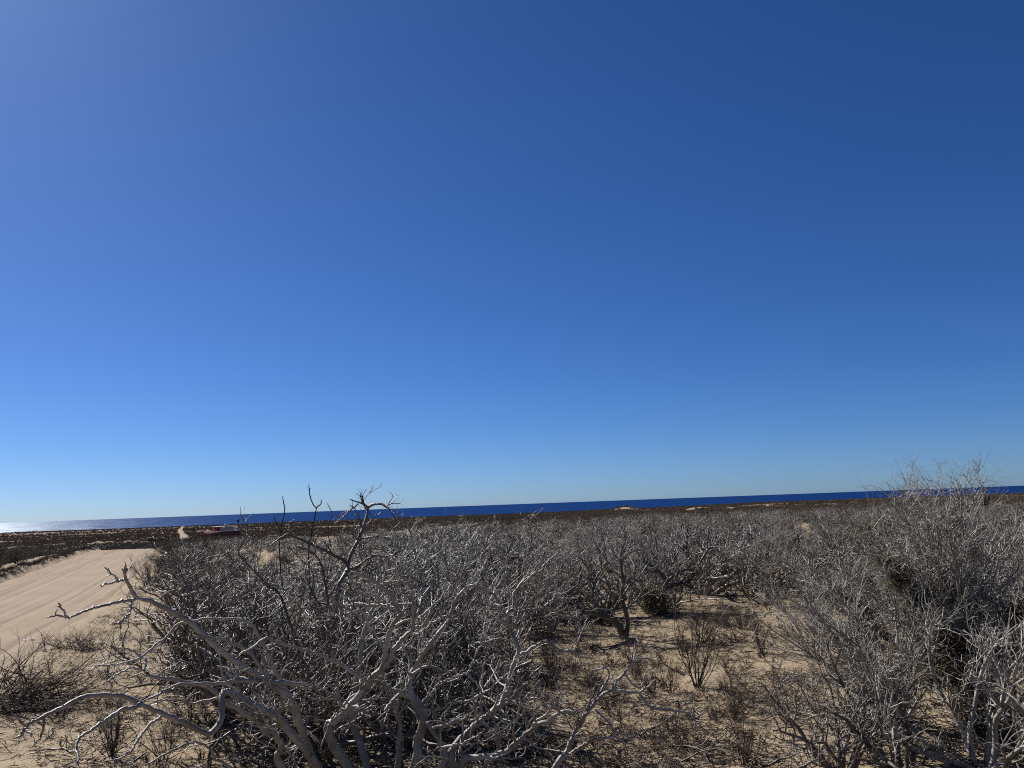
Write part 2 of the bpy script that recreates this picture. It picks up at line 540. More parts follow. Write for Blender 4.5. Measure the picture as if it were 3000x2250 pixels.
def thorn_twigs(tb, pts, ds, rad, H, nk, dens, th, r):
    s, dd, pr, t = kids(pts, ds, rad, nk, 0.12, 1.0, 0.3, 0.85, 0.15, r)
    L1 = H * r.uniform(0.16, 0.42, len(s)) * (1.1 - 0.5 * t)
    p1, d1 = grow(s, dd, L1, 7, 0.12, 0.03, r)
    a = np.minimum(pr * 0.7, 0.012 * th); R1 = taper(a, a * 0.3, 7); tb.tubes(p1, R1, 4, r)
    s, dd, pr, t = kids(p1, d1, R1, int(round(7 * dens)), 0.1, 1.0, 0.5, 1.25, 0.1, r)
    L2 = H * r.uniform(0.05, 0.16, len(s))
    p2, d2 = grow(s, dd, L2, 4, 0.16, 0.02, r)
    a = np.minimum(pr * 0.85, 0.0072 * th); R2 = taper(a, a * 0.4, 4); tb.tubes(p2, R2, 3, r)
    s, dd, pr, t = kids(p2, d2, R2, int(round(3 * dens)), 0.1, 1.0, 0.6, 1.4, 0.05, r)
    L3 = H * r.uniform(0.02, 0.06, len(s))
    p3, d3 = grow(s, dd, L3, 3, 0.1, 0, r)
    a = np.minimum(pr * 0.85, 0.0052 * th); R3 = taper(a, a * 0.4, 3); tb.tubes(p3, R3, 3, r)


def thorn(seed, H=2.2, ns=9, dens=1.0, mats=(M_thorn, M_thorn), spread=(0.1, 0.75), nk=9, th=1.0):
    """upright spiky shrub: many straight stems set with short straight twigs"""
    r = np.random.default_rng(seed)
    az = r.uniform(0, 2 * math.pi, ns); tilt = r.uniform(*spread, ns)
    d = np.stack([np.sin(tilt) * np.cos(az), np.sin(tilt) * np.sin(az), np.cos(tilt)], -1)
    st = np.stack([0.06 * np.cos(az), 0.06 * np.sin(az), np.full(ns, -0.05)], -1)
    L = H * r.uniform(0.7, 1.0, ns)
    pts, ds = grow(st, d, L, 12, 0.09, 0.015, r)
    r0 = r.uniform(0.016, 0.028, ns) * H / 2.2
    rad = knob(taper(r0, r0 * 0.18, 12), r, 0.05)
    stems = [(pts[i], rad[i]) for i in range(ns)]
    tb = Buf()
    thorn_twigs(tb, pts, ds, rad, H, nk, dens, th, r)
    return finish(stems, tb, 'thorn_shrub', mats)


def wispy(seed, H=1.2, ns=14, dens=1.0, mats=(M_brown, M_brown), spread=(0.05, 0.7), wander=0.1):
    """broom of thin stems rising from one foot"""
    r = np.random.default_rng(seed)
    az = r.uniform(0, 2 * math.pi, ns); tilt = r.uniform(*spread, ns)
    d = np.stack([np.sin(tilt) * np.cos(az), np.sin(tilt) * np.sin(az), np.cos(tilt)], -1)
    st = np.stack([0.03 * np.cos(az), 0.03 * np.sin(az), np.full(ns, -0.03)], -1)
    L = H * r.uniform(0.6, 1.0, ns)
    pts, ds = grow(st, d, L, 9, wander, 0.02, r)
    r0 = r.uniform(0.005, 0.009, ns); rad = taper(r0, r0 * 0.3, 9)
    stems = [(pts[i], rad[i]) for i in range(ns)]
    tb = Buf()
    s, dd, pr, t = kids(pts, ds, rad, 7, 0.2, 1.0, 0.25, 0.8, 0.15, r)
    L1 = H * r.uniform(0.12, 0.32, len(s)); p1, d1 = grow(s, dd, L1, 5, 0.14, 0.02, r)
    a = np.minimum(pr * 0.7, 0.0045); R1 = taper(a, a * 0.4, 5); tb.tubes(p1, R1, 3, r)
    s, dd, pr, t = kids(p1, d1, R1, int(round(4 * dens)), 0.15, 1.0, 0.3, 1.0, 0.1, r)
    L2 = H * r.uniform(0.04, 0.13, len(s)); p2, d2 = grow(s, dd, L2, 3, 0.15, 0, r)
    a = np.minimum(pr * 0.8, 0.0032); R2 = taper(a, a * 0.5, 3); tb.tubes(p2, R2, 3, r)
    return finish(stems, tb, 'wispy_shrub', mats)


def plant(name, proto, loc, rz, s, label, cat='shrub', group=None, split=True, sxy=1.0, tilt=(0, 0)):
    e = empty(name, loc, rz, s)
    e.scale = (s * sxy, s * sxy, s)
    e.rotation_euler = (tilt[0], tilt[1], rz)
    tag(e, label, cat, group)
    if split:
        for m in proto.stems: ob('stem', m, None, e)
    else:
        ob('stems', proto.all_stems, None, e)
    t = ob('twigs', proto.twigs, None, e); t['kind'] = 'stuff'
    return e


LOM = [lomboy(100 + i, 1.9, 6 + i % 3, 1.0, (M_grey, M_grey), 1.0, ((0.35, 0.95), (0.5, 1.15), (0.3, 0.8), (0.55, 1.2))[i % 4]) for i in range(4)]
LOMD = [lomboy(120 + i, 1.7, 8, 0.9, (M_grey, M_grey), 1.1, (0.2, 1.05)) for i in range(3)]
LOMF = [lomboy(130 + i, 1.7, 8, 0.72, (M_grey, M_grey), 1.9, (0.2, 1.05)) for i in range(3)]
THO = [thorn(140 + i, 2.2, 9 + i, 1.0) for i in range(3)]
WIS = [wispy(160 + i, 1.2, 14 + 3 * i) for i in range(3)]
BRN = [thorn(170 + i, 1.5, 10, 0.9, (M_brown, M_brown), (0.2, 1.0)) for i in range(2)]
VAL = [thorn(180 + i, 1.7, 9, 0.8, (M_scrub, M_scrub), (0.15, 0.95)) for i in range(2)]

# ------------------------------------------------------------------ the big pale shrub in front, limb by limb
def catmull(P, n):
    P = np.asarray(P, float)
    A = np.concatenate([[2 * P[0] - P[1]], P, [2 * P[-1] - P[-2]]])
    m = len(P) - 1
    seg = np.linalg.norm(np.diff(P, axis=0), axis=1); cum = np.concatenate([[0], np.cumsum(seg)])
    out = []
    for s in np.linspace(0, cum[-1], n):
        i = min(np.searchsorted(cum, s, 'right') - 1, m - 1)
        t = (s - cum[i]) / max(seg[i], 1e-6)
        a, b, c, d = A[i], A[i + 1], A[i + 2], A[i + 3]
        out.append(0.5 * (2 * b + (c - a) * t + (2 * a - 5 * b + 4 * c - d) * t * t + (3 * b - a - 3 * c + d) * t ** 3))
    return np.array(out)


def hero(name, label, base_px, base_depth, limbs, seed, twig=1.0, tl=1.0, mat=M_pale, group=None, cat='shrub', thick=1.0):
    """limbs: list of (start px width, end px width, depth0, depth1, [(px, py), ...]); a list starting with 'base' springs from the foot"""
    r = np.random.default_rng(seed)
    bx = P3(base_px[0], base_px[1], base_depth)
    bz = T(bx[0], bx[1])
    foot = np.array([bx[0], bx[1], bz])
    e = empty(name, foot)
    tag(e, label, cat, group)
    L_pts, L_ds, L_rad = [], [], []
    for w0, w1, d0, d1, pp in limbs:
        q = []
        fb = pp[0] == 'base'
        xy = np.array(pp[1:] if fb else pp, float)
        cl = np.concatenate([[0], np.cumsum(np.hypot(*np.diff(xy, axis=0).T))]); cl /= cl[-1]
        for (x, y), t in zip(xy, cl):
            q.append(P3(x, y, d0 + (d1 - d0) * t) - foot)
        if fb:
            st = np.array([0.08 * r.normal(), 0.08 * r.normal(), -0.25])
            q.insert(0, st)
        q = np.array(q)
        n = max(8, int(len(q) * 4.5))
        c = catmull(q, n)
        c[1:-1] += 0.004 * r.normal(size=c[1:-1].shape)
        dep = np.linspace(d0, d1, n)
        rad = np.linspace(w0, w1, n) * 0.5 * dep / FPX * thick
        if fb: rad[:3] *= 1.25
        rad *= 1 + 0.05 * r.normal(size=n)
        rad[-1] *= 0.45
        b = Buf(); b.tubes(c[None], rad[None], 10, r)
        ob('limb', b.mesh('limb'), mat, e)
        ds = unit(np.gradient(c, axis=0))
        # resample to fixed length for the twigs
        i = np.linspace(0, n - 1, 16).astype(int)
        Ls = np.linalg.norm(np.diff(c, axis=0), axis=1).sum()
        L_pts.append(c[i]); L_ds.append(ds[i]); L_rad.append((rad[i], Ls, fb, w0))
    tb = Buf()
    S, D, Pr = [], [], []
    for c, ds, (rad, Ls, fb, w0) in zip(L_pts, L_ds, L_rad):
        if twig < 0.5 and w0 < 13.5: continue
        k = max(1, int(round(Ls * 5.5 * twig)))
        s, dd, pr, t = kids(c[None], ds[None], rad[None], k, 0.35 if fb else 0.12, 0.6 if twig < 0.5 else 1.0, 0.5, 1.25, 0.22, r)
        S.append(s); D.append(dd); Pr.append(pr)
    if not S:
        s, dd, pr, t = kids(L_pts[0][None], L_ds[0][None], L_rad[0][0][None], 2, 0.2, 0.5, 0.5, 0.9, 0.2, r); S, D, Pr = [s], [dd], [pr]
    s, dd, pr = np.concatenate(S), np.concatenate(D), np.concatenate(Pr)
    L1 = tl * r.uniform(0.18, 0.55, len(s))
    p1, d1 = grow(s, dd, L1, 9, 0.22, 0.06, r)
    a = np.minimum(pr * 0.6, r.uniform(0.008, 0.014, len(s))); R1 = knob(taper(a, a * 0.5, 9), r, 0.07); tb.tubes(p1, R1, 6, r)
    s, dd, pr, t = kids(p1, d1, R1, 3, 0.2, 1.0, 0.5, 1.2, 0.2, r)
    L2 = r.uniform(0.07, 0.24, len(s)); p2, d2 = grow(s, dd, L2, 6, 0.26, 0.05, r)
    a = np.minimum(pr * 0.75, 0.008); R2 = taper(a, a * 0.6, 6); tb.tubes(p2, R2, 5, r)
    s, dd, pr, t = kids(p2, d2, R2, 2, 0.2, 1.0, 0.6, 1.3, 0.15, r)
    L3 = r.uniform(0.025, 0.09, len(s)); p3, d3 = grow(s, dd, L3, 4, 0.28, 0.05, r)
    a = np.minimum(pr * 0.8, 0.0055); R3 = taper(a, a * 0.55, 4); tb.tubes(p3, R3, 4, r)
    # short spur stubs along the limbs
    S, D = [], []
    for c, ds, (rad, Ls, fb, w0) in zip(L_pts, L_ds, L_rad):
        s, dd, pr, t = kids(c[None], ds[None], rad[None], max(2, int(Ls * 6)), 0.2, 1.0, 0.8, 1.5, 0.05, r)
        S.append(s); D.append(dd)
    s, dd = np.concatenate(S), np.concatenate(D)
    p4, _ = grow(s, dd, r.uniform(0.02, 0.06, len(s)), 3, 0.2, 0, r)
    q4 = r.uniform(0.0035, 0.0065, len(s)) * (0.5 if twig == 0 else 1.0); R4 = taper(q4, q4 * 0.5, 3); tb.tubes(p4, R4, 5, r)
    t = ob('twigs', tb.mesh('twigs'), mat, e); t['kind'] = 'stuff'
    return e


HERO_A = [
    (27, 13, 7.4, 6.3, ['base', (884, 2139), (865, 2074), (822, 2023), (762, 1985), (701, 1946), (653, 1910), (607, 1870), (578, 1840), (542, 1813), (490, 1785), (440, 1763), (401, 1751)]),
    (13, 6, 6.3, 6.1, [(401, 1751), (388, 1733), (376, 1708), (367, 1695), (366, 1676), (369, 1655)]),
    (6, 4, 6.12, 6.15, [(366, 1676), (374, 1668), (386, 1660)]),
    (6, 4, 6.12, 6.05, [(367, 1682), (362, 1672), (357, 1666)]),
    (7, 5, 6.15, 5.9, [(368, 1698), (347, 1702), (322, 1710), (304, 1713), (298, 1720)]),
    (6, 4, 6.0, 5.9, [(347, 1702), (340, 1690), (325, 1681), (316, 1670), (309, 1660)]),
    (10, 5, 6.3, 5.7, [(401, 1751), (383, 1759), (340, 1764), (289, 1777), (255, 1788), (224, 1799), (210, 1806), (190, 1806), (165, 1804), (137, 1809)]),
    (6, 4, 5.75, 5.7, [(195, 1807), (185, 1788), (170, 1765)]),
    (8, 4, 6.3, 6.0, [(384, 1760), (382, 1780), (376, 1798), (362, 1813), (350, 1825), (322, 1830)]),
    (5, 3, 6.05, 6.0, [(362, 1813), (352, 1830), (357, 1842)]),
    (28, 11, 7.3, 5.8, ['base', (930, 2240), (900, 2207), (855, 2150), (810, 2101), (737, 2062), (680, 2030), (650, 2032), (650, 2067), (648, 2101), (636, 2127), (605, 2150), (545, 2120), (472, 2089), (400, 2055), (360, 2041), (315, 2036), (250, 2037), (206, 2059), (145, 2091), (98, 2113)]),
    (9, 5, 5.8, 5.7, [(98, 2113), (80, 2125), (69, 2138), (62, 2152), (40, 2165)]),
    (8, 5, 5.8, 5.7, [(75, 2130), (60, 2112), (45, 2096)]),
    (7, 4, 5.75, 5.7, [(68, 2140), (88, 2148), (92, 2160)]),
    (8, 4, 5.85, 5.75, [(130, 2098), (126, 2130), (118, 2160), (90, 2190)]),
    (24, 8, 7.4, 6.4, ['base', (822, 2240), (826, 2195), (810, 2163), (737, 2101), (677, 2067), (641, 2040), (605, 2011), (545, 1997), (484, 1987), (424, 1978)]),
    (13, 6, 6.2, 5.6, [(412, 2062), (395, 2071), (354, 2082), (311, 2109), (268, 2138), (231, 2163), (224, 2192), (230, 2240)]),
    (9, 5, 6.4, 6.0, [(470, 2100), (446, 2118), (427, 2135), (402, 2172), (380, 2203), (350, 2222), (318, 2229)]),
    (11, 5, 7.1, 6.2, ['base', (677, 2246), (631, 2226), (617, 2195), (590, 2180), (564, 2175), (508, 2195), (465, 2220), (424, 2240)]),
    (14, 7, 7.3, 6.3, [(890, 2004), (745, 1995), (672, 1997), (600, 2004), (516, 2007), (484, 2024), (431, 2050)]),
    (12, 6, 7.2, 6.6, [(1077, 1999), (1017, 1958), (957, 1927), (884, 1901), (800, 1876), (775, 1870), (735, 1900), (700, 1917)]),
    (9, 4, 7.0, 6.8, [(640, 2045), (560, 2062), (510, 2050), (450, 2055)]),
    (13, 7, 7.5, 6.6, [(880, 2110), (800, 2000), (760, 1955), (738, 1915), (690, 1890), (640, 1870), (560, 1865)]),
    (8, 4, 6.7, 6.4, [(560, 1812), (520, 1830), (490, 1862), (440, 1905), (410, 1925), (350, 1945), (270, 1950)]),
    (7, 4, 6.5, 6.2, [(425, 1930), (427, 1950), (415, 1962), (380, 1958), (330, 1985), (300, 2005)]),
    (7, 3, 6.3, 6.1, [(412, 1925), (380, 1905), (330, 1895)]),
    (14, 6, 7.6, 7.0, [(870, 2074), (800, 1955), (735, 1830), (640, 1812), (590, 1812), (530, 1828)]),
]
HERO_B = [
    (34, 8, 7.6, 7.2, ['base', (966, 2160), (985, 2110), (1005, 2091), (1041, 2050), (1072, 2014), (1089, 1985), (1121, 1956), (1130, 1910), (1138, 1864), (1150, 1828), (1165, 1806), (1160, 1770), (1130, 1730), (1080, 1693), (1028, 1675)]),
    (9, 6, 7.3, 7.2, [(1163, 1806), (1185, 1800), (1205, 1793)]),
    (11, 9, 7.5, 7.5, [(1080, 1998), (1101, 1996), (1137, 2014), (1190, 2030)]),
    (36, 6, 7.7, 7.6, ['base', (1215, 2240), (1222, 2175), (1241, 2115), (1238, 2078), (1210, 2043), (1198, 2014), (1205, 1975), (1234, 1927), (1265, 1881), (1311, 1824), (1324, 1787), (1333, 1762), (1373, 1719), (1400, 1717), (1427, 1726)]),
    (22, 13, 7.9, 7.9, ['base', (1166, 2240), (1166, 2187), (1171, 2127), (1162, 2079), (1166, 2040)]),
    (13, 6, 7.8, 7.5, [(1190, 2040), (1169, 2036), (1142, 2062), (1124, 2085)]),
    (26, 9, 8.2, 8.4, ['base', (1041, 2139), (1035, 2070), (1041, 2019), (1046, 1985), (1056, 1922), (1063, 1864), (1076, 1824), (1087, 1791), (1116, 1751), (1125, 1735)]),
    (14, 7, 7.4, 7.3, [(1130, 1955), (1146, 1925), (1155, 1900), (1180, 1872), (1206, 1845), (1212, 1815), (1210, 1785), (1208, 1740), (1200, 1712), (1175, 1703), (1120, 1706)]),
    (20, 15, 7.6, 7.6, ['base', (1296, 2240), (1294, 2187), (1275, 2150), (1248, 2110)]),
    (9, 5, 7.5, 7.2, [(1240, 2080), (1290, 2078), (1312, 2060), (1345, 2055), (1370, 2052), (1400, 2040), (1412, 2025)]),
    (9, 4, 7.5, 7.4, [(1205, 1975), (1240, 1955), (1270, 1952), (1305, 1968), (1340, 1960)]),
    (10, 5, 7.4, 7.2, [(1040, 1769), (1100, 1773), (1150, 1772), (1190, 1768), (1215, 1771)]),
    (9, 5, 7.5, 7.2, [(1085, 1850), (1060, 1790), (1010, 1800), (990, 1770), (960, 1740)]),
    (8, 4, 7.4, 7.1, [(1070, 2080), (1020, 2072), (990, 2090), (970, 2110), (940, 2190)]),
    (9, 4, 7.6, 7.0, [(1020, 2085), (985, 2045), (960, 2025), (930, 2010), (880, 2000)]),
    (9, 4, 7.2, 6.9, [(1290, 2190), (1345, 2180), (1390, 2160), (1420, 2140)]),
    (10, 4, 7.4, 7.0, [(1262, 2135), (1300, 2125), (1350, 2110), (1385, 2085)]),
    (10, 5, 7.6, 7.6, [(1212, 1840), (1250, 1832), (1290, 1812), (1318, 1795)]),
]
HERO_C = [
    (28, 5, 7.6, 8.0, ['base', (1325, 2240), (1335, 2187), (1369, 2146), (1417, 2106), (1455, 2075), (1475, 2052), (1486, 2010), (1497, 1970), (1512, 1930), (1519, 1900), (1503, 1862), (1490, 1840), (1480, 1802), (1447, 1744), (1400, 1722)]),
    (10, 5, 7.9, 7.9, [(1522, 1920), (1550, 1905), (1581, 1885), (1602, 1878), (1631, 1900), (1660, 1906), (1682, 1907), (1697, 1923)]),
    (10, 4, 8.0, 8.3, [(1481, 1805), (1490, 1793), (1505, 1780), (1505, 1740), (1520, 1720), (1537, 1701), (1562, 1685), (1588, 1670), (1595, 1655), (1635, 1617)]),
    (9, 4, 8.0, 8.2, [(1500, 1788), (1530, 1790), (1563, 1785), (1592, 1782), (1605, 1768), (1621, 1753), (1628, 1735), (1631, 1713)]),
    (6, 4, 8.15, 8.2, [(1621, 1753), (1660, 1755), (1689, 1751), (1698, 1745)]),
    (7, 3, 8.15, 8.3, [(1592, 1782), (1624, 1788), (1650, 1805), (1700, 1810)]),
    (25, 9, 7.4, 6.9, ['base', (1349, 2242), (1405, 2219), (1465, 2210), (1490, 2195), (1513, 2173), (1562, 2134), (1622, 2101), (1646, 2084), (1682, 2086)]),
    (17, 9, 7.5, 7.4, ['base', (1417, 2247), (1460, 2219), (1455, 2170), (1458, 2120)]),
    (10, 4, 7.0, 6.9, [(1562, 2130), (1575, 2110), (1600, 2095), (1620, 2065), (1628, 2045)]),
    (8, 5, 6.95, 6.8, [(1640, 2085), (1625, 2068), (1636, 2052)]),
    (9, 5, 7.6, 7.5, [(1480, 2060), (1510, 2055), (1560, 2046), (1577, 2040), (1575, 2020)]),
    (8, 4, 7.5, 7.3, [(1425, 2090), (1460, 2105), (1510, 2115), (1530, 2130)]),
    (7, 3, 7.6, 7.6, [(1412, 2095), (1410, 2030), (1415, 1960), (1423, 1920), (1410, 1870)]),
    (7, 3, 7.6, 7.7, [(1418, 2015), (1440, 1985), (1455, 1955), (1463, 1930)]),
    (8, 4, 7.7, 7.6, [(1412, 2020), (1385, 1990), (1368, 1975), (1335, 1985), (1290, 2000), (1268, 2025)]),
    (6, 3, 7.65, 7.6, [(1368, 1975), (1385, 1940), (1400, 1905), (1415, 1885)]),
    (7, 3, 7.0, 6.9, [(1500, 2045), (1520, 2015), (1550, 1998)]),
]
HERO_D = [
    (22, 5, 7.3, 7.6, ['base', (1625, 2250), (1653, 2215), (1668, 2185), (1678, 2156), (1707, 2104), (1754, 2048), (1791, 2022), (1805, 2001), (1830, 1972), (1856, 1932), (1861, 1905), (1860, 1881)]),
    (6, 4, 7.6, 7.6, [(1858, 1930), (1890, 1930), (1915, 1936)]),
    (10, 5, 7.5, 7.5, [(1788, 2024), (1830, 2027), (1874, 2028), (1900, 2010), (1921, 1988)]),
    (8, 4, 7.5, 7.4, [(1874, 2028), (1884, 2045), (1895, 2060), (1910, 2073), (1950, 2080), (1985, 2082), (2015, 2088), (2033, 2102), (2037, 2125), (2033, 2140)]),
    (5, 3, 7.4, 7.4, [(2033, 2102), (2048, 2098), (2052, 2088)]),
    (5, 3, 7.4, 7.4, [(2028, 2095), (2032, 2080), (2028, 2066)]),
    (10, 5, 7.3, 7.2, [(1668, 2210), (1700, 2188), (1725, 2174), (1762, 2162), (1795, 2160), (1816, 2166), (1835, 2178)]),
    (7, 3, 7.3, 7.1, [(1744, 2080), (1783, 2116), (1800, 2135), (1816, 2145), (1850, 2165)]),
    (7, 4, 7.5, 7.6, [(1751, 2040), (1768, 2010), (1783, 1983), (1782, 1960), (1760, 1958), (1735, 1965)]),
    (6, 3, 7.5, 7.5, [(1830, 1972), (1850, 2000), (1878, 2012), (1890, 1970)]),
]
hero('bare_shrub', 'pale shrub whose long bare limbs arch out over the sand beside the dirt road', (985, 2350), 7.7, HERO_A, 1, 0.49, 0.75)
hero('bare_shrub', 'big pale bare shrub with thick upright trunks, centre of the nearest row', (1130, 2350), 8.0, HERO_B, 2, 0.9)
hero('bare_shrub', 'pale bare shrub with a tall forked limb rising in front of the sandy clearing', (1395, 2350), 7.8, HERO_C, 3, 0.85)
hero('bare_shrub', 'single pale limb with crooked forks leaning right over the sandy clearing', (1560, 2350), 7.6, HERO_D, 4, 0.4, 0.6)

HERO_K = [
    (17, 9, 10.5, 11.0, ['base', (985, 1760), (1018, 1672), (1022, 1639), (1040, 1600), (1054, 1578), (1065, 1542), (1076, 1505), (1077, 1487)]),
    (7, 3, 11.0, 11.0, [(1077, 1487), (1068, 1478), (1054, 1473), (1040, 1468), (1025, 1462)]),
    (9, 5, 11.0, 10.9, [(1077, 1490), (1085, 1482), (1094, 1478), (1116, 1477), (1130, 1484), (1142, 1489)]),
    (4, 3, 11.0, 11.0, [(1062, 1475), (1064, 1465), (1063, 1450)]),
    (5, 3, 11.0, 10.9, [(1050, 1476), (1038, 1485), (1025, 1495), (1012, 1508), (997, 1522), (980, 1535)]),
    (6, 3, 10.9, 10.8, [(1052, 1585), (1062, 1578), (1094, 1572), (1123, 1574), (1152, 1585)]),
    (10, 4, 10.7, 10.2, [(1018, 1655), (1005, 1640), (968, 1621), (924, 1600), (890, 1585), (850, 1568), (830, 1570), (790, 1600)]),
    (8, 4, 10.6, 10.5, [(1012, 1672), (1045, 1660), (1080, 1636), (1101, 1627), (1141, 1628), (1174, 1614)]),
    (10, 4, 10.4, 9.6, ['base', (830, 1770), (787, 1719), (760, 1690), (743, 1672), (715, 1640), (698, 1618), (718, 1580), (735, 1560)]),
    (8, 4, 10.4, 9.8, [(960, 1790), (958, 1740), (950, 1690), (935, 1640), (910, 1615), (870, 1600)]),
]
hero('bare_shrub', 'leaning bare shrub whose topmost crooked tuft stands against the sea', (960, 1935), 11.0, HERO_K, 7, 0.7, 0.75, M_grey)
HERO_S = [
    (5, 3, 13.0, 13.0, ['base', (820, 1640), (822, 1570), (826, 1531), (834, 1495), (832, 1477), (827, 1453)]),
    (4, 2, 13.0, 12.9, [(822, 1560), (812, 1535), (803, 1518), (805, 1512)]),
    (5, 3, 13.2, 13.2, ['base', (905, 1640), (912, 1570), (919, 1522), (924, 1500), (926, 1489), (914, 1473), (909, 1450), (904, 1419)]),
    (4, 2, 13.2, 13.2, [(926, 1489), (934, 1481), (939, 1478), (943, 1463)]),
    (4, 2, 13.1, 13.1, ['base', (965, 1640), (962, 1570), (963, 1529), (973, 1513), (971, 1495), (963, 1485), (957, 1472)]),
]
hero('bare_shrub', 'thin shrub with three dark wand-like sticks poking above the sea horizon', (890, 1800), 13.2, HERO_S, 8, 0.0, 0.1, M_brown)

# the leaning tree-like shrub on the clearing
HERO_T = [
    (30, 12, 15.8, 15.3, ['base', (1820, 1850), (1795, 1815), (1755, 1800), (1720, 1795), (1690, 1805), (1665, 1825)]),
    (22, 8, 15.8, 15.8, ['base', (1838, 1835), (1832, 1790), (1822, 1750), (1825, 1700), (1818, 1640), (1822, 1600)]),
    (16, 6, 15.7, 15.6, [(1790, 1815), (1770, 1795), (1745, 1780), (1735, 1740), (1745, 1700), (1762, 1670), (1780, 1640)]),
    (10, 5, 15.5, 15.2, [(1720, 1795), (1690, 1780), (1655, 1785), (1630, 1790)]),
    (9, 5, 15.8, 16.2, [(1826, 1745), (1850, 1710), (1880, 1680), (1900, 1650), (1915, 1630)]),
    (9, 5, 15.8, 16.2, [(1830, 1790), (1850, 1770), (1880, 1750), (1910, 1735)]),
]
hero('bare_shrub', 'leaning grey shrub with one thick trunk standing on open sand', (1840, 1872), 15.8, HERO_T, 9, 2.4, 1.5, M_trunk, thick=0.8)
HERO_T2 = [
    (20, 10, 19.2, 19.0, ['base', (1945, 1745), (1950, 1700), (1920, 1665), (1880, 1640)]),
    (12, 6, 19.2, 19.0, [(1948, 1712), (1975, 1685), (2005, 1670), (2030, 1665)]),
    (14, 6, 19.2, 18.8, [(1948, 1725), (1980, 1712), (2015, 1705), (2030, 1690), (2050, 1650), (2080, 1600)]),
    (10, 5, 19.2, 19.5, [(1950, 1700), (1965, 1660), (1985, 1620), (2005, 1590)]),
    (9, 5, 19.2, 19.0, [(2000, 1710), (2030, 1722), (2060, 1718)]),
]
hero('bare_shrub', 'grey shrub with a pale forked trunk and dark hanging debris behind the leaning one', (1955, 1795), 19.2, HERO_T2, 10, 2.6, 1.5, M_trunk, thick=0.75)

# ------------------------------------------------------------------ named single plants
def at(px, py):
    p = gp(px, py)
    return (p[0], p[1], T(p[0], p[1]) - 0.02)


def ats(px, depth):
    p = P3(px, 1500, depth)
    return (p[0], p[1], T(p[0], p[1]) - 0.02)


def spiny(label, base_px, depth, tips, seed, H, nk=14, dens=1.0, th=1.2, w0=13, mat=M_thorn):
    """thorny shrub whose stems reach given tips: (px, py, depth offset)"""
    r = np.random.default_rng(seed)
    bx = P3(base_px, 1500, depth)
    foot = np.array([bx[0], bx[1], T(bx[0], bx[1])])
    e = empty('thorn_shrub', foot); tag(e, label, 'shrub')
    n = len(tips); P = 14
    pts = np.empty((n, P, 3))
    t = np.linspace(0, 1, P)[:, None]
    for i, (px, py, dd) in enumerate(tips):
        q = P3(px, py, depth + dd) - foot
        st = np.array([0.12 * r.normal(), 0.12 * r.normal(), -0.05])
        c = st + (q - st) * np.array([0.32, 0.32, 0.55]) + 0.06 * r.normal(size=3)
        pts[i] = (1 - t) ** 2 * st + 2 * t * (1 - t) * c + t * t * q
        pts[i, 1:-1] += 0.016 * r.normal(size=(P - 2, 3))
    ds = unit(np.gradient(pts, axis=1))
    r0 = r.uniform(0.7, 1.2, n) * w0 * 0.5 * depth / FPX
    rad = knob(taper(r0, r0 * 0.16, P), r, 0.05)
    for i in range(n):
        b = Buf(); b.tubes(pts[i][None], rad[i][None], 7, r); ob('stem', b.mesh('stem'), mat, e)
    tb = Buf(); thorn_twigs(tb, pts, ds, rad, H, nk, dens, th, r)
    o = ob('twigs', tb.mesh('twigs'), mat, e); o['kind'] = 'stuff'
    return e


# right-hand thorny giants
tips = [(2590, 1392, .1), (2618, 1380, -.2), (2650, 1375, .2), (2665, 1420, 0), (2685, 1365, .1), (2712, 1352, -.2), (2738, 1360, .2), (2760, 1345, 0), (2785, 1342, .2),
        (2806, 1340, -.1), (2832, 1362, 0), (2850, 1400, .3), (2862, 1500, -.3), (2925, 1515, .2), (2975, 1530, 0), (2560, 1470, .2), (2520, 1500, -.2), (2480, 1530, .1),
        (2700, 1450, -.8), (2780, 1470, -.9), (2850, 1520, -.9), (2620, 1540, -.9), (2560, 1600, -.7), (2930, 1560, -.7), (2480, 1640, -.3), (2450, 1590, .2), (2990, 1580, -.3)]
spiny('tallest thorny grey shrub, its spiky twin tufts rising above the horizon', 2770, 9.9, [(a, b + (72 if b < 1430 else 35), c) for a, b, c in tips], 201, 2.4, 11, 0.85, 1.6)
TALL2 = thorn(202, 2.6, 13, 0.8, (M_thorn, M_thorn), (0.2, 1.0), 9, 1.5)
plant('thorn_shrub', TALL2, ats(2560, 9.6), 1.0, 0.86, 'wide thorny grey shrub leaning out over the right side of the sandy clearing')
plant('thorn_shrub', TALL2, ats(3030, 10.2), 2.6, 0.92, 'thorny grey shrub cut by the right edge of the picture below the cactus')
LOWR = lomboy(210, 1.55, 8, 0.8, (M_thorn, M_thorn), 1.0, (0.2, 1.1))
plant('bare_shrub', LOWR, ats(2790, 8.0), 0.4, 0.95, 'pale shrub with wavy forked stems in the bottom right corner', split=True)
plant('bare_shrub', LOWR, ats(2960, 8.1), 2.4, 0.85, 'pale wavy shrub at the bottom right edge of the picture')
plant('bare_shrub', LOMD[1], ats(2400, 8.0), 1.1, 0.62, 'low dark-stemmed shrub fanning left at the bottom of the clearing')
plant('bare_shrub', LOMD[2], ats(2560, 8.0), 3.6, 0.75, 'low twiggy shrub between the clearing and the bottom right corner')

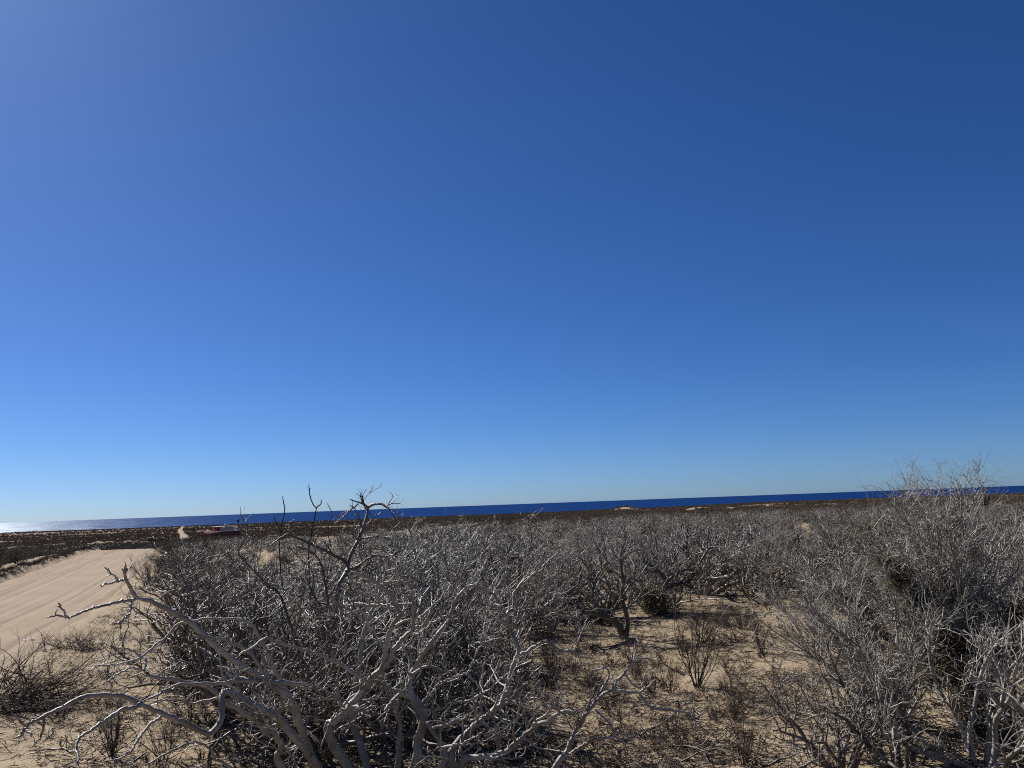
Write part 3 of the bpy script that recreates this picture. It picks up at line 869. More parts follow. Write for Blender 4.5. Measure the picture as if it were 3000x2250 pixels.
# small brooms on the clearing
for px, py, s, k, lab in (
        (2040, 2015, 1.3, 0, 'large fan-shaped wispy shrub standing alone on the sandy clearing'),
        (2055, 1890, 1.1, 1, 'grey wispy shrub behind the large fan-shaped one on the clearing'),
        (1965, 2030, 0.6, 2, 'thin wispy shrub just left of the large fan-shaped one'),
        (2255, 1790, 0.75, 1, 'wispy shrub with greenish foot at the far right of the clearing'),
        (2365, 1815, 0.5, 0, 'small dark tuft of twigs on sand under the thorny shrubs'),
        (2230, 1915, 0.8, 2, 'thin wispy shrub near the wide thorny shrub'),
        (1990, 2190, 0.5, 0, 'sparse wisp of dry stems in the lower middle of the clearing'),
        (2150, 2110, 0.6, 1, 'sparse dry wisp on the bare sand patch'),
        (1860, 1990, 0.45, 2, 'short dry wisp under the forked limb on the clearing'),
        (1680, 1990, 0.7, 0, 'brown wispy shrub in the shade behind the pale fork'),
        (2180, 2240, 0.6, 2, 'dry wisp at the bottom edge of the clearing'),
        (480, 2230, 0.75, 1, 'sprawling brown wispy shrub under the arching limbs'),
        (330, 2215, 0.75, 2, 'brown wispy shrub below the drooping left limb tips'),
        (560, 2120, 0.7, 0, 'brown twiggy shrub seen through the arching limbs'),
        (520, 1960, 0.8, 1, 'brown dry shrub on the sand verge behind the arching limbs'),
        (440, 1900, 0.5, 2, 'thin brown shrub on the sand verge right of the brush pile')):
    plant('wispy_shrub', WIS[k], at(px, py), k * 2.1 + px, s * 0.78, lab)


rw = np.random.default_rng(52)
k = 0
while k < 26:
    px, py = rw.uniform(1560, 2480), rw.uniform(1770, 2120)
    if px > 2150 + (py - 1770) * 0.5: continue
    plant('wispy_shrub', WIS[k % 3], at(px, py), rw.uniform(0, 6.28), rw.uniform(0.28, 0.62), 'small thin dry wisp scattered on the sandy clearing', 'shrub', 'dry wisps on the clearing', split=False, sxy=rw.uniform(1.0, 1.6),
          tilt=(rw.uniform(-0.3, 0.3), rw.uniform(-0.3, 0.3)))
    k += 1


# brush heaps by the road
def brush(seed, n, Lx, Ly, H, lean, ln=1.0):
    r = np.random.default_rng(seed)
    s = np.stack([r.normal(0, Lx, n), r.normal(0, Ly, n), np.abs(r.normal(0, H * 0.5, n)) * 0.7], -1)
    d = np.stack([lean + 0.45 * r.normal(size=n), 0.5 * r.normal(size=n), 0.25 + 0.35 * r.normal(size=n)], -1)
    p, ds = grow(s, d, ln * r.uniform(0.4, 1.0, n), 8, 0.14, -0.01, r)
    p[:, :, 2] = np.maximum(p[:, :, 2], 0.01)
    a = r.uniform(0.004, 0.009, n); R = taper(a, a * 0.35, 8)
    b = Buf(); b.tubes(p, R, 4, r)
    s, dd, pr, t = kids(p, ds, R, 4, 0.2, 1, 0.3, 0.9, 0.1, r)
    p2, _ = grow(s, dd, r.uniform(0.08, 0.3, len(s)), 4, 0.15, 0, r)
    a = np.minimum(pr * 0.7, 0.003); b.tubes(p2, taper(a, a * 0.5, 4), 3, r)
    return b.mesh('brush')


for (px, py, sd, n, lx, ly, h, ln, lab) in (
        (40, 2070, 31, 230, 0.42, 0.28, 0.45, 0.7, 'large heap of dead brown brush at the left edge beside the road'),
        (225, 1905, 32, 90, 0.30, 0.18, 0.22, -0.2, 'small flat pile of dark cut branches on the road verge')):
    o = ob('brush_heap', brush(sd, n, lx, ly, h, ln, 1.0 if sd == 31 else 0.6), M_brown)
    o.location = at(px, py); tag(o, lab, 'brush heap')

# ------------------------------------------------------------------ the thickets
def in_clearing(x, y):
    # open sand in front on the right: ellipse-like pocket
    a = ((x - 2.0) / 2.6) ** 2 + ((y - 12.0) / 5.8) ** 2 < 1
    a = a | ((x > 0.1) & (x < 3.0) & (y > 12.0) & (y < 16.6)) | ((x > 2.6) & (x < 5.0) & (y > 16) & (y < 18.6))
    b = ((x - 4.6) / 2.0) ** 2 + ((y - 16.5) / 3.2) ** 2 < 1
    c = (y < 10.2) & (x > 0.4) & (x < 2.8)
    return a | b | c


def scatter(n, y0, y1, az0, az1, mind, r, ok):
    out = []
    tries = 0
    while len(out) < n and tries < 60000:
        tries += 1
        d = math.sqrt(r.uniform(y0 * y0, y1 * y1)); a = math.radians(r.uniform(az0, az1))
        x, y = d * math.sin(a), d * math.cos(a)
        if not ok(x, y): continue
        md = mind * (0.7 + 0.6 * d / y1)
        if any((x - p[0]) ** 2 + (y - p[1]) ** 2 < md * md for p in out): continue
        out.append((x, y))
    return out


def ru(x, y):
    return float(road_u(np.array([x]), np.array([y]))[0])


r_t = np.random.default_rng(77)
GN = 'leafless shrubs of the thicket'
spots = scatter(215, 9.3, 36, -30, 36, 1.15, r_t, lambda x, y: ru(x, y) > HALF + (2.6 if y < 27 else 1.0) + 0.4 * math.sin(y) and not in_clearing(x, y) and not (y < 22 and x < -3.0 - (y - 8.9) * 0.47) and not (y < 11 and x < -2.0) and not (y < 12.2 and x > 1.8))
for i, (x, y) in enumerate(spots):
    d = math.hypot(x, y); u = ru(x, y)
    k = r_t.random()
    if u < HALF + 4.2:
        proto, nm = (BRN[i % 2], 'twiggy_shrub') if k < 0.7 else (LOMD[i % 3], 'bare_shrub')
        lab, grp = 'brown-grey shrub fringing the right verge of the dirt road', 'shrubs along the road verge'
        s = r_t.uniform(0.7, 1.0)
    else:
        if k < 0.45: proto, nm = (LOMD if d < 18 else LOMF)[i % 3], 'bare_shrub'
        elif k < 0.72: proto, nm = LOM[i % 4], 'bare_shrub'
        elif k < 0.9: proto, nm = THO[i % 3], 'thorn_shrub'
        else: proto, nm = VAL[i % 2], 'twiggy_shrub'
        s = r_t.uniform(0.66, 1.12) * (0.86 if nm == 'thorn_shrub' else 1.0)
        s *= 1 - 0.28 * float(sstep(0.10, 0.28, -x / y)) * float(sstep(11, 17, y))
        s *= 1 - 0.14 * float(sstep(18, 30, y))
        lab = None
    if lab is None:
        look = {'bare_shrub': 'crooked grey shrub', 'thorn_shrub': 'spiky grey shrub', 'twiggy_shrub': 'dull brown-grey shrub'}[nm]
        if proto in LOM: look = 'open-branched grey shrub'
        px = 1500 + FPX * x / y
        row = ('in the nearest thicket row', 'in the second thicket row', 'in mid thicket', 'at the thicket back')[int(np.searchsorted([14, 19, 27], d))]
        where, grp = (('behind the arching limbs by the road', 'thicket by the road') if px < 700 else
                      ('behind the sea-tufted shrub', 'thicket behind the big pale shrubs') if px < 1150 else
                      ('between the sea tuft and the leaning trunk', 'thicket left of the leaning trunk') if px < 1600 else
                      ('straight behind the leaning trunk', 'thicket behind the clearing') if px < 2100 else
                      ('behind the far end of the clearing', 'thicket at the end of the clearing') if px < 2480 else
                      ('behind the tallest thorny shrub', 'thicket behind the tallest shrub'))
        lab = look + ' ' + row + ' ' + where
    else:
        lab = lab + (', near its brushy start' if y < 24 else ', halfway to the crest' if y < 30 else ', just below the crest')
    plant(nm, proto, (x, y, T(x, y) - 0.03), r_t.uniform(0, 6.28), s, lab, 'shrub', grp, split=d < 17, sxy=r_t.uniform(1.0, 1.25))

spots = scatter(60, 24, 78, -46, -18, 1.9, r_t, lambda x, y: ru(x, y) < -HALF - 3.0)
for i, (x, y) in enumerate(spots):
    plant('twiggy_shrub', VAL[i % 2], (x, y, T(x, y) - 0.05), r_t.uniform(0, 6.28), r_t.uniform(0.8, 1.15),
          'dark shrub left of the road, ' + ('first bushes, ' if y < 36 else 'far end, ' if y > 58 else 'half way, ') + ('by the bank' if ru(x, y) > -HALF - 9 else 'in its middle' if ru(x, y) > -HALF - 20 else 'on its far side') + (', at picture edge' if x / y < -0.58 else ', left of the crest' if x / y < -0.5 else ', below the crest'), 'shrub', 'dark shrubs in the hollow left of the road', split=False, sxy=1.25)


for px, dep, k, rz, sc_, lab in (
        (800, 9.6, 0, 0.4, 0.95, 'twisted grey shrub right behind the arching limbs, left of the thick trunks'),
        (960, 9.3, 1, 2.0, 1.0, 'twisted grey shrub filling the gap behind the thick upright trunks'),
        (690, 11.0, 2, 1.2, 0.95, 'crooked grey shrub behind the arching limbs at the edge of the sand verge'),
        (1180, 9.6, 3, 4.2, 1.0, 'spreading grey shrub behind the thick trunks, towards the forked limb'),
        (1370, 10.2, 0, 3.0, 0.9, 'grey shrub in shade behind the tall forked limb'),
        (880, 11.4, 3, 5.5, 0.95, 'spreading grey shrub under the shrub with the sea tuft'),
        (590, 13.0, 1, 0.9, 0.9, 'crooked grey shrub on the verge behind the longest arching limb')):
    plant('bare_shrub', LOM[k], ats(px, dep), rz, sc_, lab, 'shrub')
rc = np.random.default_rng(91)
for i in range(20):
    y = 36 + i * 2.0 + rc.uniform(-0.8, 0.8)
    uu = HALF + rc.uniform(0.7, 1.5) + (i % 2) * rc.uniform(1.0, 2.2)
    x = float(road_x(np.array([y]))[0]) + uu * float(road_w(np.array([y]))[0]) / 0.925
    plant('twiggy_shrub', BRN[i % 2], (x, y, T(x, y) - 0.05), rc.uniform(0, 6.28), rc.uniform(0.6, 0.95),
          'brown leafless shrub at the right edge of the dirt road, ' + ('before the crest' if y < 50 else 'on the crest' if y < 64 else 'just past the crest'), 'shrub', 'brown shrubs at the crest', split=False, sxy=1.3)
SPIKY = thorn(230, 2.5, 9, 0.8, (M_thorn, M_thorn), (0.04, 0.42), 7, 1.1)
plant('thorn_shrub', SPIKY, ats(1290, 14.0), 0.6, 1.12, 'upright spiky shrub whose thin tips cross the sea horizon right of the crooked tuft', 'shrub')

# ------------------------------------------------------------------ scrub masses: instanced plants on points
def clump(seed, H, n, mat, thick=0.012):
    r = np.random.default_rng(seed)
    a = r.uniform(0, 6.28, n); t = r.uniform(0.1, 1.25, n)
    d = np.stack([np.sin(t) * np.cos(a), np.sin(t) * np.sin(a), np.cos(t)], -1)
    s = np.stack([r.normal(0, 0.15 * H, n), r.normal(0, 0.15 * H, n), np.zeros(n)], -1)
    p, ds = grow(s, d, H * r.uniform(0.5, 1.0, n), 5, 0.2, 0.03, r)
    R = taper(np.full(n, thick), np.full(n, thick * 0.5), 5)
    b = Buf(); b.tubes(p, R, 3, r)
    s, dd, pr, tt = kids(p, ds, R, 7, 0.2, 1.0, 0.4, 1.2, 0.1, r)
    p2, d2 = grow(s, dd, H * r.uniform(0.12, 0.3, len(s)), 3, 0.25, 0, r)
    R2 = taper(np.full(len(s), thick * 0.6), np.full(len(s), thick * 0.35), 3); b.tubes(p2, R2, 3, r)
    m = b.mesh('clump'); m.materials.append(mat)
    return m


def instancer(name, pts, scl, rot, meshes, label):
    """ONE object whose points carry copies of a few meshes"""
    me = bpy.data.meshes.new(name)
    me.vertices.add(len(pts)); me.vertices.foreach_set('co', np.asarray(pts, np.float32).ravel())
    a = me.attributes.new('scl', 'FLOAT', 'POINT'); a.data.foreach_set('value', np.asarray(scl, np.float32))
    a = me.attributes.new('rot', 'FLOAT', 'POINT'); a.data.foreach_set('value', np.asarray(rot, np.float32))
    a = me.attributes.new('pick', 'INT', 'POINT'); a.data.foreach_set('value', np.random.default_rng(3).integers(0, len(meshes), len(pts)).astype(np.int32))
    o = ob(name, me)
    ng = bpy.data.node_groups.new(name, 'GeometryNodeTree')
    ng.interface.new_socket('Geometry', in_out='INPUT', socket_type='NodeSocketGeometry')
    ng.interface.new_socket('Geometry', in_out='OUTPUT', socket_type='NodeSocketGeometry')
    N, L = ng.nodes, ng.links
    gi = N.new('NodeGroupInput'); go = N.new('NodeGroupOutput')
    iop = N.new('GeometryNodeInstanceOnPoints')
    g2i = N.new('GeometryNodeGeometryToInstance')
    for k, m in reversed(list(enumerate(meshes))):
        src = bpy.data.objects.new(name + '_kind', m)      # never linked to the scene: only its mesh is read
        oi = N.new('GeometryNodeObjectInfo'); oi.inputs['Object'].default_value = src
        oi.inputs['As Instance'].default_value = True
        L.new(oi.outputs['Geometry'], g2i.inputs[0])
    sa = N.new('GeometryNodeInputNamedAttribute'); sa.data_type = 'FLOAT'; sa.inputs['Name'].default_value = 'scl'
    ra = N.new('GeometryNodeInputNamedAttribute'); ra.data_type = 'FLOAT'; ra.inputs['Name'].default_value = 'rot'
    pa = N.new('GeometryNodeInputNamedAttribute'); pa.data_type = 'INT'; pa.inputs['Name'].default_value = 'pick'
    cx = N.new('ShaderNodeCombineXYZ'); L.new(ra.outputs['Attribute'], cx.inputs['Z'])
    L.new(gi.outputs[0], iop.inputs['Points']); L.new(g2i.outputs[0], iop.inputs['Instance'])
    iop.inputs['Pick Instance'].default_value = True
    L.new(pa.outputs['Attribute'], iop.inputs['Instance Index'])
    L.new(cx.outputs[0], iop.inputs['Rotation']); L.new(sa.outputs['Attribute'], iop.inputs['Scale'])
    L.new(iop.outputs[0], go.inputs[0])
    md = o.modifiers.new('scatter', 'NODES'); md.node_group = ng
    tag(o, label, None, None, 'stuff')
    return o


def ring_points(n, d0, d1, az0, az1, r, power=1.0):
    u = r.random(n)
    d = d0 * (d1 / d0) ** u if power == 0 else np.sqrt(u * (d1 ** 2 - d0 ** 2) + d0 ** 2)
    a = np.radians(r.uniform(az0, az1, n))
    return d * np.sin(a), d * np.cos(a)


rs = np.random.default_rng(19)
# grey thicket from the last single shrubs to where the plain opens
x, y = ring_points(2300, 35, 112, -24, 42, rs)
u = road_u(x, y)
keep = (u > HALF + 1.5) & (np.hypot(x, y) < 92 + 45 * vnoise(x * 0.06, y * 0.04)) & (fbm(x * 0.05, y * 0.05, 2) > -0.42)
x, y = x[keep], y[keep]
instancer('thicket', np.stack([x, y, terrain(x, y) - 0.05], -1), rs.uniform(0.5, 0.84, len(x)) * (1 - 0.38 * sstep(0.10, 0.28, -x / y)) * (1 - 0.2 * sstep(48, 85, y)), rs.uniform(0, 6.28, len(x)),
          [join_m for p in (LOMF[0], LOMF[1], LOMF[2], THO[0], VAL[0]) for join_m in (p.twigs,)], 'far grey thicket of leafless shrubs between the near shrubs and the coastal plain')
# dark hollow left of the road
x, y = ring_points(2600, 40, 260, -52, -14, rs)
u = road_u(x, y)
keep = (np.abs(u) > HALF + 2.5) & ((u < 0) | (y > 85))
x, y = x[keep], y[keep]
instancer('hollow_scrub', np.stack([x, y, terrain(x, y) - 0.05], -1), rs.uniform(0.6, 1.05, len(x)), rs.uniform(0, 6.28, len(x)),
          [VAL[0].twigs, VAL[1].twigs, BRN[0].twigs], 'dark scrub filling the low ground beyond the road crest')
# brown coastal plain
CL = [clump(300, 1.0, 30, M_heath, 0.022), clump(301, 1.1, 28, M_heath, 0.022), clump(302, 0.9, 30, M_scrub, 0.02), clump(303, 1.0, 30, M_olive, 0.024)]
x, y = ring_points(100000, 95, 1250, -44, 44, rs, 0)
u = road_u(x, y)
patch = fbm(x * 0.018 + 3, y * 0.009, 3)
zt = terrain(x, y)
keep = (np.abs(u) > HALF + 1.8) & (patch < 0.20 + 0.30 * sstep(300, 850, y)) & ((u < 0) | (y > 120) | (x > -0.1 * y)) & (zt > -12.5) & (humps(x, y)[1] < rs.uniform(0.3, 0.75, len(x)))
x, y, zt = x[keep], y[keep], zt[keep]
instancer('coastal_scrub', np.stack([x, y, zt - 0.03], -1), rs.uniform(0.5, 1.05, len(x)) * (1 + 0.5 * sstep(300, 900, y)), rs.uniform(0, 6.28, len(x)), CL,
          'low brown scrub covering the coastal plain before the sea')

# twig litter and small weeds on the sand
def litter_mesh(n, az0, az1, d0, d1, r, size):
    x, y = ring_points(n, d0, d1, az0, az1, r, 0)
    u = road_u(x, y)
    keep = (np.abs(u) > HALF + 0.6) & (fbm(x * 0.7, y * 1.1, 2) > r.uniform(-0.45, 0.35, len(x)))
    x, y = x[keep], y[keep]; n = len(x)
    z = terrain(x, y) + 0.012
    a = r.uniform(0, 6.28, n)
    d = np.stack([np.cos(a), np.sin(a), 0.10 + 0.25 * np.abs(r.normal(size=n))], -1)
    p, ds = grow(np.stack([x, y, z], -1), d, size * r.uniform(0.3, 1.6, n), 4, 0.35, -0.08, r)
    p[:, :, 2] = np.maximum(p[:, :, 2], z[:, None] - 0.004)
    q = r.uniform(0.0022, 0.006, n)
    b = Buf(); b.tubes(p, taper(q, q * 0.6, 4), 3, r)
    return b.mesh('litter')


tag(ob('twig_litter', litter_mesh(50000, -36, 38, 6.5, 34, rs, 0.15), M_brown), 'dry fallen twigs scattered over the sand', None, None, 'stuff')
tag(ob('pale_litter', litter_mesh(5000, -36, 38, 6.5, 26, rs, 0.12), M_grey), 'bleached broken twigs scattered over the sand', None, None, 'stuff')

rd = np.random.default_rng(23)
cx, cy = ring_points(260, 7.5, 24, -30, 34, rd, 0)
k = road_u(cx, cy) > HALF + 1.2
cx, cy = cx[k], cy[k]
nn = 72
x = np.repeat(cx, nn) + rd.normal(size=len(cx) * nn) * np.repeat(rd.uniform(0.12, 0.45, len(cx)), nn)
y = np.repeat(cy, nn) + rd.normal(size=len(cx) * nn) * np.repeat(rd.uniform(0.08, 0.25, len(cx)), nn)
z = terrain(x, y) + np.abs(rd.normal(size=len(x))) * 0.035
aa = rd.uniform(0, 6.28, len(x))
pp_, _ = grow(np.stack([x, y, z], -1), np.stack([np.cos(aa), np.sin(aa), 0.15 * rd.normal(size=len(x))], -1), rd.uniform(0.05, 0.2, len(x)), 3, 0.3, 0, rd)
q = rd.uniform(0.003, 0.0065, len(x))
bb_ = Buf(); bb_.tubes(pp_, taper(q, q * 0.6, 3), 3, rd)
tag(ob('litter_drift', bb_.mesh('drift'), M_brown), 'drifts of dark dead twigs heaped on the sand between shrubs', None, None, 'stuff')

x, y = ring_points(420, 7.5, 26, -32, 34, rd, 0)
k = road_u(x, y) > HALF + 1.0
x, y = x[k], y[k]
aa = rd.uniform(0, 6.28, len(x))
pp_, dd_ = grow(np.stack([x, y, terrain(x, y) + 0.02], -1), np.stack([np.cos(aa), np.sin(aa), 0.1 + 0 * aa], -1), rd.uniform(0.25, 0.9, len(x)), 8, 0.22, -0.03, rd)
pp_[:, :, 2] = np.maximum(pp_[:, :, 2], terrain(pp_[:, :, 0], pp_[:, :, 1]) + 0.008)
q = rd.uniform(0.006, 0.013, len(x)); R_f = taper(q, q * 0.4, 8)
bb_ = Buf(); bb_.tubes(pp_, R_f, 5, rd)
s_, d_, pr_, t_ = kids(pp_, dd_, R_f, 4, 0.2, 1.0, 0.4, 1.0, 0.15, rd)
p2_, _ = grow(s_, d_, rd.uniform(0.08, 0.28, len(s_)), 4, 0.25, -0.02, rd)
q = np.minimum(pr_ * 0.7, 0.006); bb_.tubes(p2_, taper(q, q * 0.5, 4), 3, rd)
tag(ob('fallen_branches', bb_.mesh('fallen'), M_trunk), 'fallen dead branches lying about on the sand', None, None, 'stuff')

# small dry weeds (one mass)
WEED = [wispy(400 + i, 0.32, 8, 0.7, (M_brown, M_brown), (0.1, 1.1)) for i in range(2)]
x, y = ring_points(1500, 7.0, 30, -36, 36, rs, 0)
u = road_u(x, y)
keep = (np.abs(u) > HALF + 0.9) & (fbm(x * 0.35 + 5, y * 0.35, 2) > -0.1)
x, y = x[keep], y[keep]
instancer('dry_weeds', np.stack([x, y, terrain(x, y)], -1), rs.uniform(0.3, 0.95, len(x)), rs.uniform(0, 6.28, len(x)), [w.twigs for w in WEED], 'small dry weeds dotted over the sand')
x, y = ring_points(1700, 22, 90, -40, -14, rs, 0)
y = np.abs(y); uu = rs.uniform(-HALF - 1.3, -HALF - 0.25, len(y)); x = road_x(y) + uu / 0.925
keep = y < 72
x, y = x[keep], y[keep]
instancer('berm_weeds', np.stack([x, y, terrain(x, y)], -1), rs.uniform(0.4, 1.2, len(x)), rs.uniform(0, 6.28, len(x)), [w.twigs for w in WEED], 'dry tufts along the bank on the left side of the road')

# ------------------------------------------------------------------ moss clumps caught in the shrubs
def moss(seed, R, n):
    r = np.random.default_rng(seed)
    d = unit(r.normal(size=(n, 3))); d[:, 2] *= 0.8
    s = d * R * r.uniform(0.05, 0.5, (n, 1))
    p, ds = grow(s, d, R * r.uniform(0.5, 1.0, n), 5, 0.22, -0.06, r)
    a = np.full(n, 0.0055); b = Buf(); b.tubes(p, taper(a, a * 0.4, 5), 3, r)
    return b.mesh('strands')


MOSS = [moss(500 + i, 0.3, 360) for i in range(2)] + [moss(502, 0.3, 260)]
for px, py, dep, s, lab in (
        (2635, 1690, 9.5, 0.62, 'large dark moss clump hanging inside the tallest thorny shrub'),
        (2690, 1745, 9.5, 0.7, 'dark moss clump just below the large hanging one in the tallest shrub'),
        (2590, 1640, 9.6, 0.4, 'small dark moss clump on the left side of the tallest shrub'),
        (2790, 1900, 9.4, 1.0, 'brown moss ball behind the wavy stems of the corner shrub'),
        (2730, 1960, 9.2, 0.9, 'olive moss ball low behind the wavy stems of the corner shrub'),
        (2850, 1960, 9.3, 1.0, 'olive-brown moss ball right of the other low ones'),
        (2970, 1800, 9.8, 1.2, 'dark moss mass at the right edge among thorny stems'),
        (2940, 2090, 8.9, 1.2, 'dark green moss heap low at the right edge'),
        (2860, 2140, 8.9, 1.0, 'dark moss heap on the ground behind the corner shrub'),
        (2570, 2020, 8.6, 0.5, 'small olive moss ball near the foot of the wide thorny shrub'),
        (1780, 1668, 15.3, 0.38, 'brown bundle of moss hanging from the leaning grey shrub'),
        (1895, 1735, 18.6, 1.2, 'dark mass of hanging debris under the pale forked trunk'),
        (1930, 1775, 18.8, 1.2, 'dark debris heap at the foot of the pale forked trunk'),
        (2535, 1545, 14.0, 0.5, 'dark moss clump high in the thicket left of the tallest shrub'),
        (835, 1640, 24.0, 0.9, 'dark round clump in the thicket behind the wand-like sticks')):
    o = ob('moss_clump', MOSS[2] if 1700 < px < 2000 else MOSS[int(px) % 2], M_moss)
    p = P3(px, py, dep); o.location = p; o.scale = (s * 1.35, s, s * (0.7 + 0.3 * math.sin(px))); o.rotation_euler = (0.3 * math.sin(px), 0.5 * math.cos(px * 1.7), px * 0.7)
    tag(o, lab, 'moss clump', 'moss clumps in the shrubs')

# ------------------------------------------------------------------ cactus
def column(h, R, bend=0.0, r=None):
    b = Buf()
    k, P = 22, 14
    t = np.linspace(0, 1, P)
    rad = R * np.minimum(1.0, np.sqrt(np.clip(1 - ((t - 0.86) / 0.14).clip(0, 1) ** 2, 0.02, 1))) * (0.8 + 0.2 * np.minimum(1, t * 4))
    ang = np.arange(k) * 2 * math.pi / k
    rib = 1 - 0.16 * (np.arange(k) % 2)
    v = np.stack([np.stack([rad[i] * rib * np.cos(ang) + bend * t[i] ** 2, rad[i] * rib * np.sin(ang), np.full(k, h * t[i])], -1) for i in range(P)])
    idx = np.arange(P * k).reshape(P, k)
    i0, i1 = idx[:-1], idx[1:]
    f = np.stack([i0, np.roll(i0, -1, 1), np.roll(i1, -1, 1), i1], -1)
    b.add(v, f)
    return b.mesh('column', True)


loc = ats(2888, 62.0)
e = empty('cactus', loc); tag(e, 'dark columnar cactus standing up against the sea beside the tallest thorny shrub', 'cactus')
top = P3(2884, 1421, 62.0)[2] - loc[2]
ob('column', column(top, 0.115), M_cactus, e)
a = ob('arm', column(top * 0.42, 0.10, 0.05), M_cactus, e); a.location = (0.20, -0.05, top * 0.30); a.rotation_euler = (0, 0.08, 0)
a = ob('arm', column(top * 0.35, 0.09, -0.05), M_cactus, e); a.location = (-0.10, -0.12, top * 0.16)

# ------------------------------------------------------------------ walled house on the plain
M_red = plain_mat('red_render', (0.20, 0.065, 0.05), 0.9, 0.2, 1.2)
M_redp = plain_mat('red_paint', (0.55, 0.07, 0.06), 0.8, 0.12, 1.5)
M_cream = plain_mat('cream_concrete', (0.70, 0.62, 0.52), 0.9, 0.12, 2.0)
M_tan = plain_mat('tan_wall', (0.48, 0.40, 0.34), 0.9, 0.12, 2.0)
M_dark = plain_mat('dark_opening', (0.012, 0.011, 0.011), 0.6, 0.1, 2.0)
DH = 300.0
w0, w1 = P3(593, 1557, DH), P3(704, 1552, DH)
wz = 0.5 * (w0[2] + w1[2]) - 0.3
WX = w1[0] - w0[0]
e = empty('boundary_wall', (w0[0], w0[1], wz)); tag(e, 'long red boundary wall with pale coping on the far plain', 'wall', None, 'thing')
b = Buf(); b.box(0, WX, 0, 0.22, -2.4, 0.0); ob('wall', b.mesh('wall', False), M_red, e)
b = Buf(); b.box(-0.06, WX + 0.06, -0.05, 0.27, 0.003, 0.15); ob('coping', b.mesh('coping', False), M_cream, e)
b = Buf(); b.box(-0.28, -0.003, -0.06, 0.30, -2.4, 0.32); ob('pillar', b.mesh('pillar', False), M_red, e)
b = Buf(); b.box(0.22, 0.5, 0.273, 14.0, -2.4, -0.05); ob('side_wall', b.mesh('side', False), M_red, e)
hx = P3(625, 1550, DH + 4)[0] - w0[0]
e = empty('house', (w0[0] + hx, w0[1] + 4.0, wz)); tag(e, 'flat-roofed red and tan house behind the red boundary wall', 'house')
b = Buf(); b.box(0, 1.5, 0, 6.0, -2.4, 1.55); ob('wall', b.mesh('wall', False), M_redp, e)
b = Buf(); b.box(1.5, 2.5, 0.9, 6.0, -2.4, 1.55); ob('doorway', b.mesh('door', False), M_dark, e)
b = Buf(); b.box(2.5, 6.1, 0.0, 6.0, -2.4, 1.55); ob('wall', b.mesh('wall', False), M_tan, e)
b = Buf(); b.box(2.38, 2.5 - 0.003, -0.05, 0.2, -2.4, 1.55); ob('pillar', b.mesh('pillar', False), M_cream, e)
b = Buf(); b.box(-0.35, 6.3, -0.5, 6.3, 1.553, 1.80)
roof = ob('roof', b.mesh('roof', False), M_cream, e)
b = Buf(); b.box(3.7, 4.6, 1.2, 2.2, 1.803, 2.6); rt = ob('water_tank', b.mesh('tank', False), M_cream, roof)
b = Buf(); b.box(8.6, 9.2, 0, 0.6, -2.4, 1.75); o = ob('gate_post', b.mesh('post', False), M_cream)
o.location = (w0[0] + hx + 0.2, w0[1] + 3.0, wz); tag(o, 'pale square post right of the house behind the red wall', 'post')
pp = P3(698, 1535, DH + 25)
e = empty('pole', (pp[0], pp[1], T(pp[0], pp[1]))); tag(e, 'thin dark pole with a bulky box on top against the sea', 'pole')
ph = P3(698, 1521, DH + 25)[2] - T(pp[0], pp[1])
b = Buf(); b.tubes(np.array([[(0, 0, -0.2), (0.02, 0, ph * 0.5), (0, 0, ph - 0.9)]]), np.full((1, 3), 0.09), 8); ob('shaft', b.mesh('shaft'), M_dark, e)
b = Buf(); b.box(-0.35, 0.3, -0.3, 0.3, ph - 1.1, ph - 0.1); ob('box', b.mesh('box', False), M_dark, e)
b = Buf(); b.box(0.05, 0.3, -0.1, 0.1, ph - 0.097, ph + 0.25); ob('bracket', b.mesh('br', False), M_dark, e)

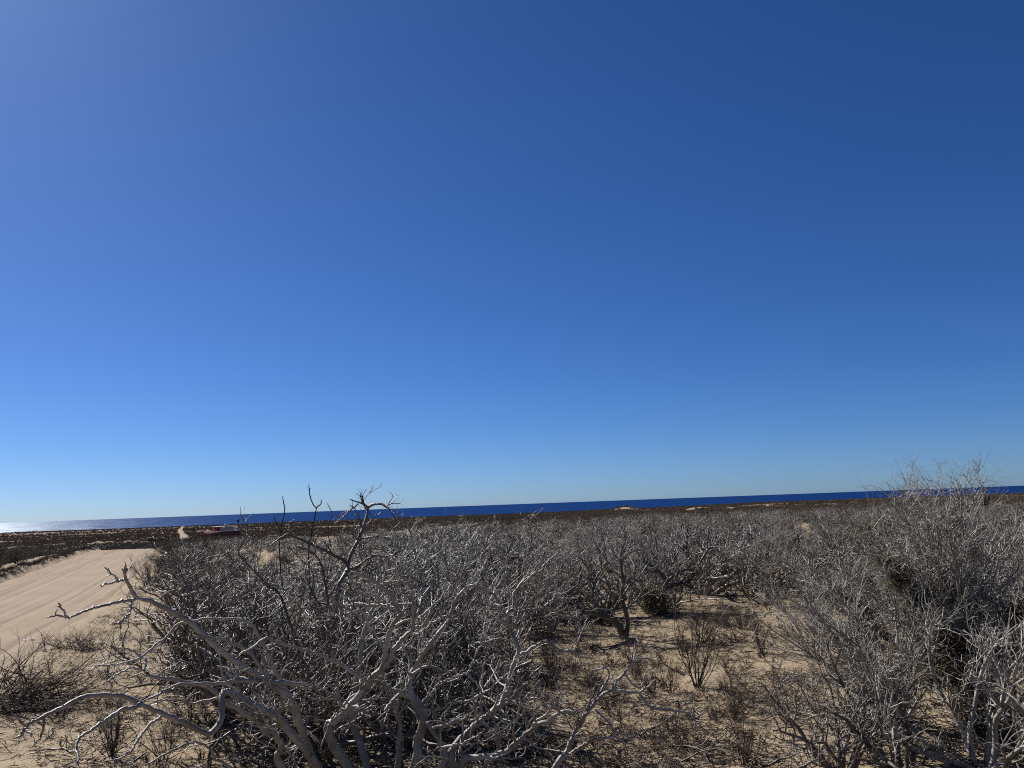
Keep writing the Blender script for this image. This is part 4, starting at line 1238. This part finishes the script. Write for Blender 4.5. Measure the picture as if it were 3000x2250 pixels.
# ------------------------------------------------------------------ green bushes on the plain
def leafy(seed, n, rx, rz):
    r = np.random.default_rng(seed)
    c = unit(r.normal(size=(26, 3))) * r.uniform(0.3, 1.0, (26, 1)) * np.array([rx, rx * 0.8, rz]); c[:, 2] = np.abs(c[:, 2]) * 0.9
    i = r.integers(0, 26, n)
    p = c[i] + 0.26 * r.normal(size=(n, 3)) * np.array([rx, rx, rz]) * 0.8
    p[:, 2] = np.abs(p[:, 2])
    a, bb = unit(r.normal(size=(n, 3))), unit(r.normal(size=(n, 3)))
    sz = r.uniform(0.05, 0.11, (n, 1)) * rx
    v = np.stack([p - a * sz, p - bb * sz * 0.5, p + a * sz, p + bb * sz * 0.5], 1)
    b = Buf(); b.add(v, np.arange(n * 4).reshape(n, 4))
    m = b.mesh('leaves', False); m.materials.append(M_green)
    s = Buf(); d = np.stack([r.normal(0, 0.6, 9) * rx, r.normal(0, 0.6, 9) * rx, np.full(9, rz)], -1)
    q, _ = grow(np.zeros((9, 3)), d, np.full(9, rz * 1.1), 6, 0.15, 0.03, r); s.tubes(q, taper(np.full(9, 0.05), np.full(9, 0.02), 6), 5, r)
    t = s.mesh('trunk'); t.materials.append(M_brown)
    return m, t


LEAF = [leafy(600, 1500, 1.6, 1.1), leafy(601, 1500, 1.8, 0.9)]
for px, dep, s, sx, lab in (
        (1832, 620, 1.7, 2.3, 'flat green bush on a small sand hump near the shore'),
        (1580, 95, 0.9, 1.5, 'olive green bush at the far rim of the grey thicket'),
        (255, 190, 1.3, 2.6, 'wide dark green bush in the low ground left of the road'),
        (205, 185, 1.1, 2.0, 'dark green bush left of the widest one beyond the road'),
        (310, 200, 1.0, 1.6, 'dark green bush beside the pale sand bank'),
        (345, 210, 1.0, 1.6, 'dark green bush right of the pale sand bank'),
        (495, 240, 1.3, 2.2, 'dark green bush at the left side of the far road'),
        (455, 235, 1.1, 2.0, 'dark green bush left of the one by the far road'),
        (558, 235, 1.3, 1.9, 'dark green bush at the right side of the far road'),
        (150, 170, 1.0, 1.7, 'dark green bush farthest left in the low ground'),
        (835, 330, 1.3, 2.2, 'low green bush on the plain under the first stick'),
        (905, 280, 1.2, 2.4, 'low green bush on pale sand under the forked stick'),
        (1605, 700, 1.5, 2.0, 'small dark bush near the shore in the middle'),
        (2100, 750, 1.4, 2.2, 'small dark bush near the shore right of the green one'),
        (2255, 800, 1.4, 2.4, 'small dark bush near the shore left of the tall thorny shrub')):
    m, t = LEAF[px % 2]
    e = empty('green_bush', ats(px, dep), px * 0.3, s); e.scale = (s * sx, s * sx, s)
    tag(e, lab, 'bush', 'green bushes on the plain')
    ob('crown', m, None, e); ob('trunk', t, None, e)

# bits lying on the road
M_white = plain_mat('white_litter', (0.6, 0.58, 0.55), 0.6)
p = gp(83, 1892)
b = Buf(); b.box(-0.11, 0.11, -0.02, 0.02, 0, 0.015); o = ob('litter_strip', b.mesh('strip', False), M_white)
o.location = (p[0], p[1], T(p[0], p[1]) + 0.12); o.rotation_euler = (0, 0.05, 0.2); tag(o, 'thin white strip of litter lying on the sand road', 'litter')
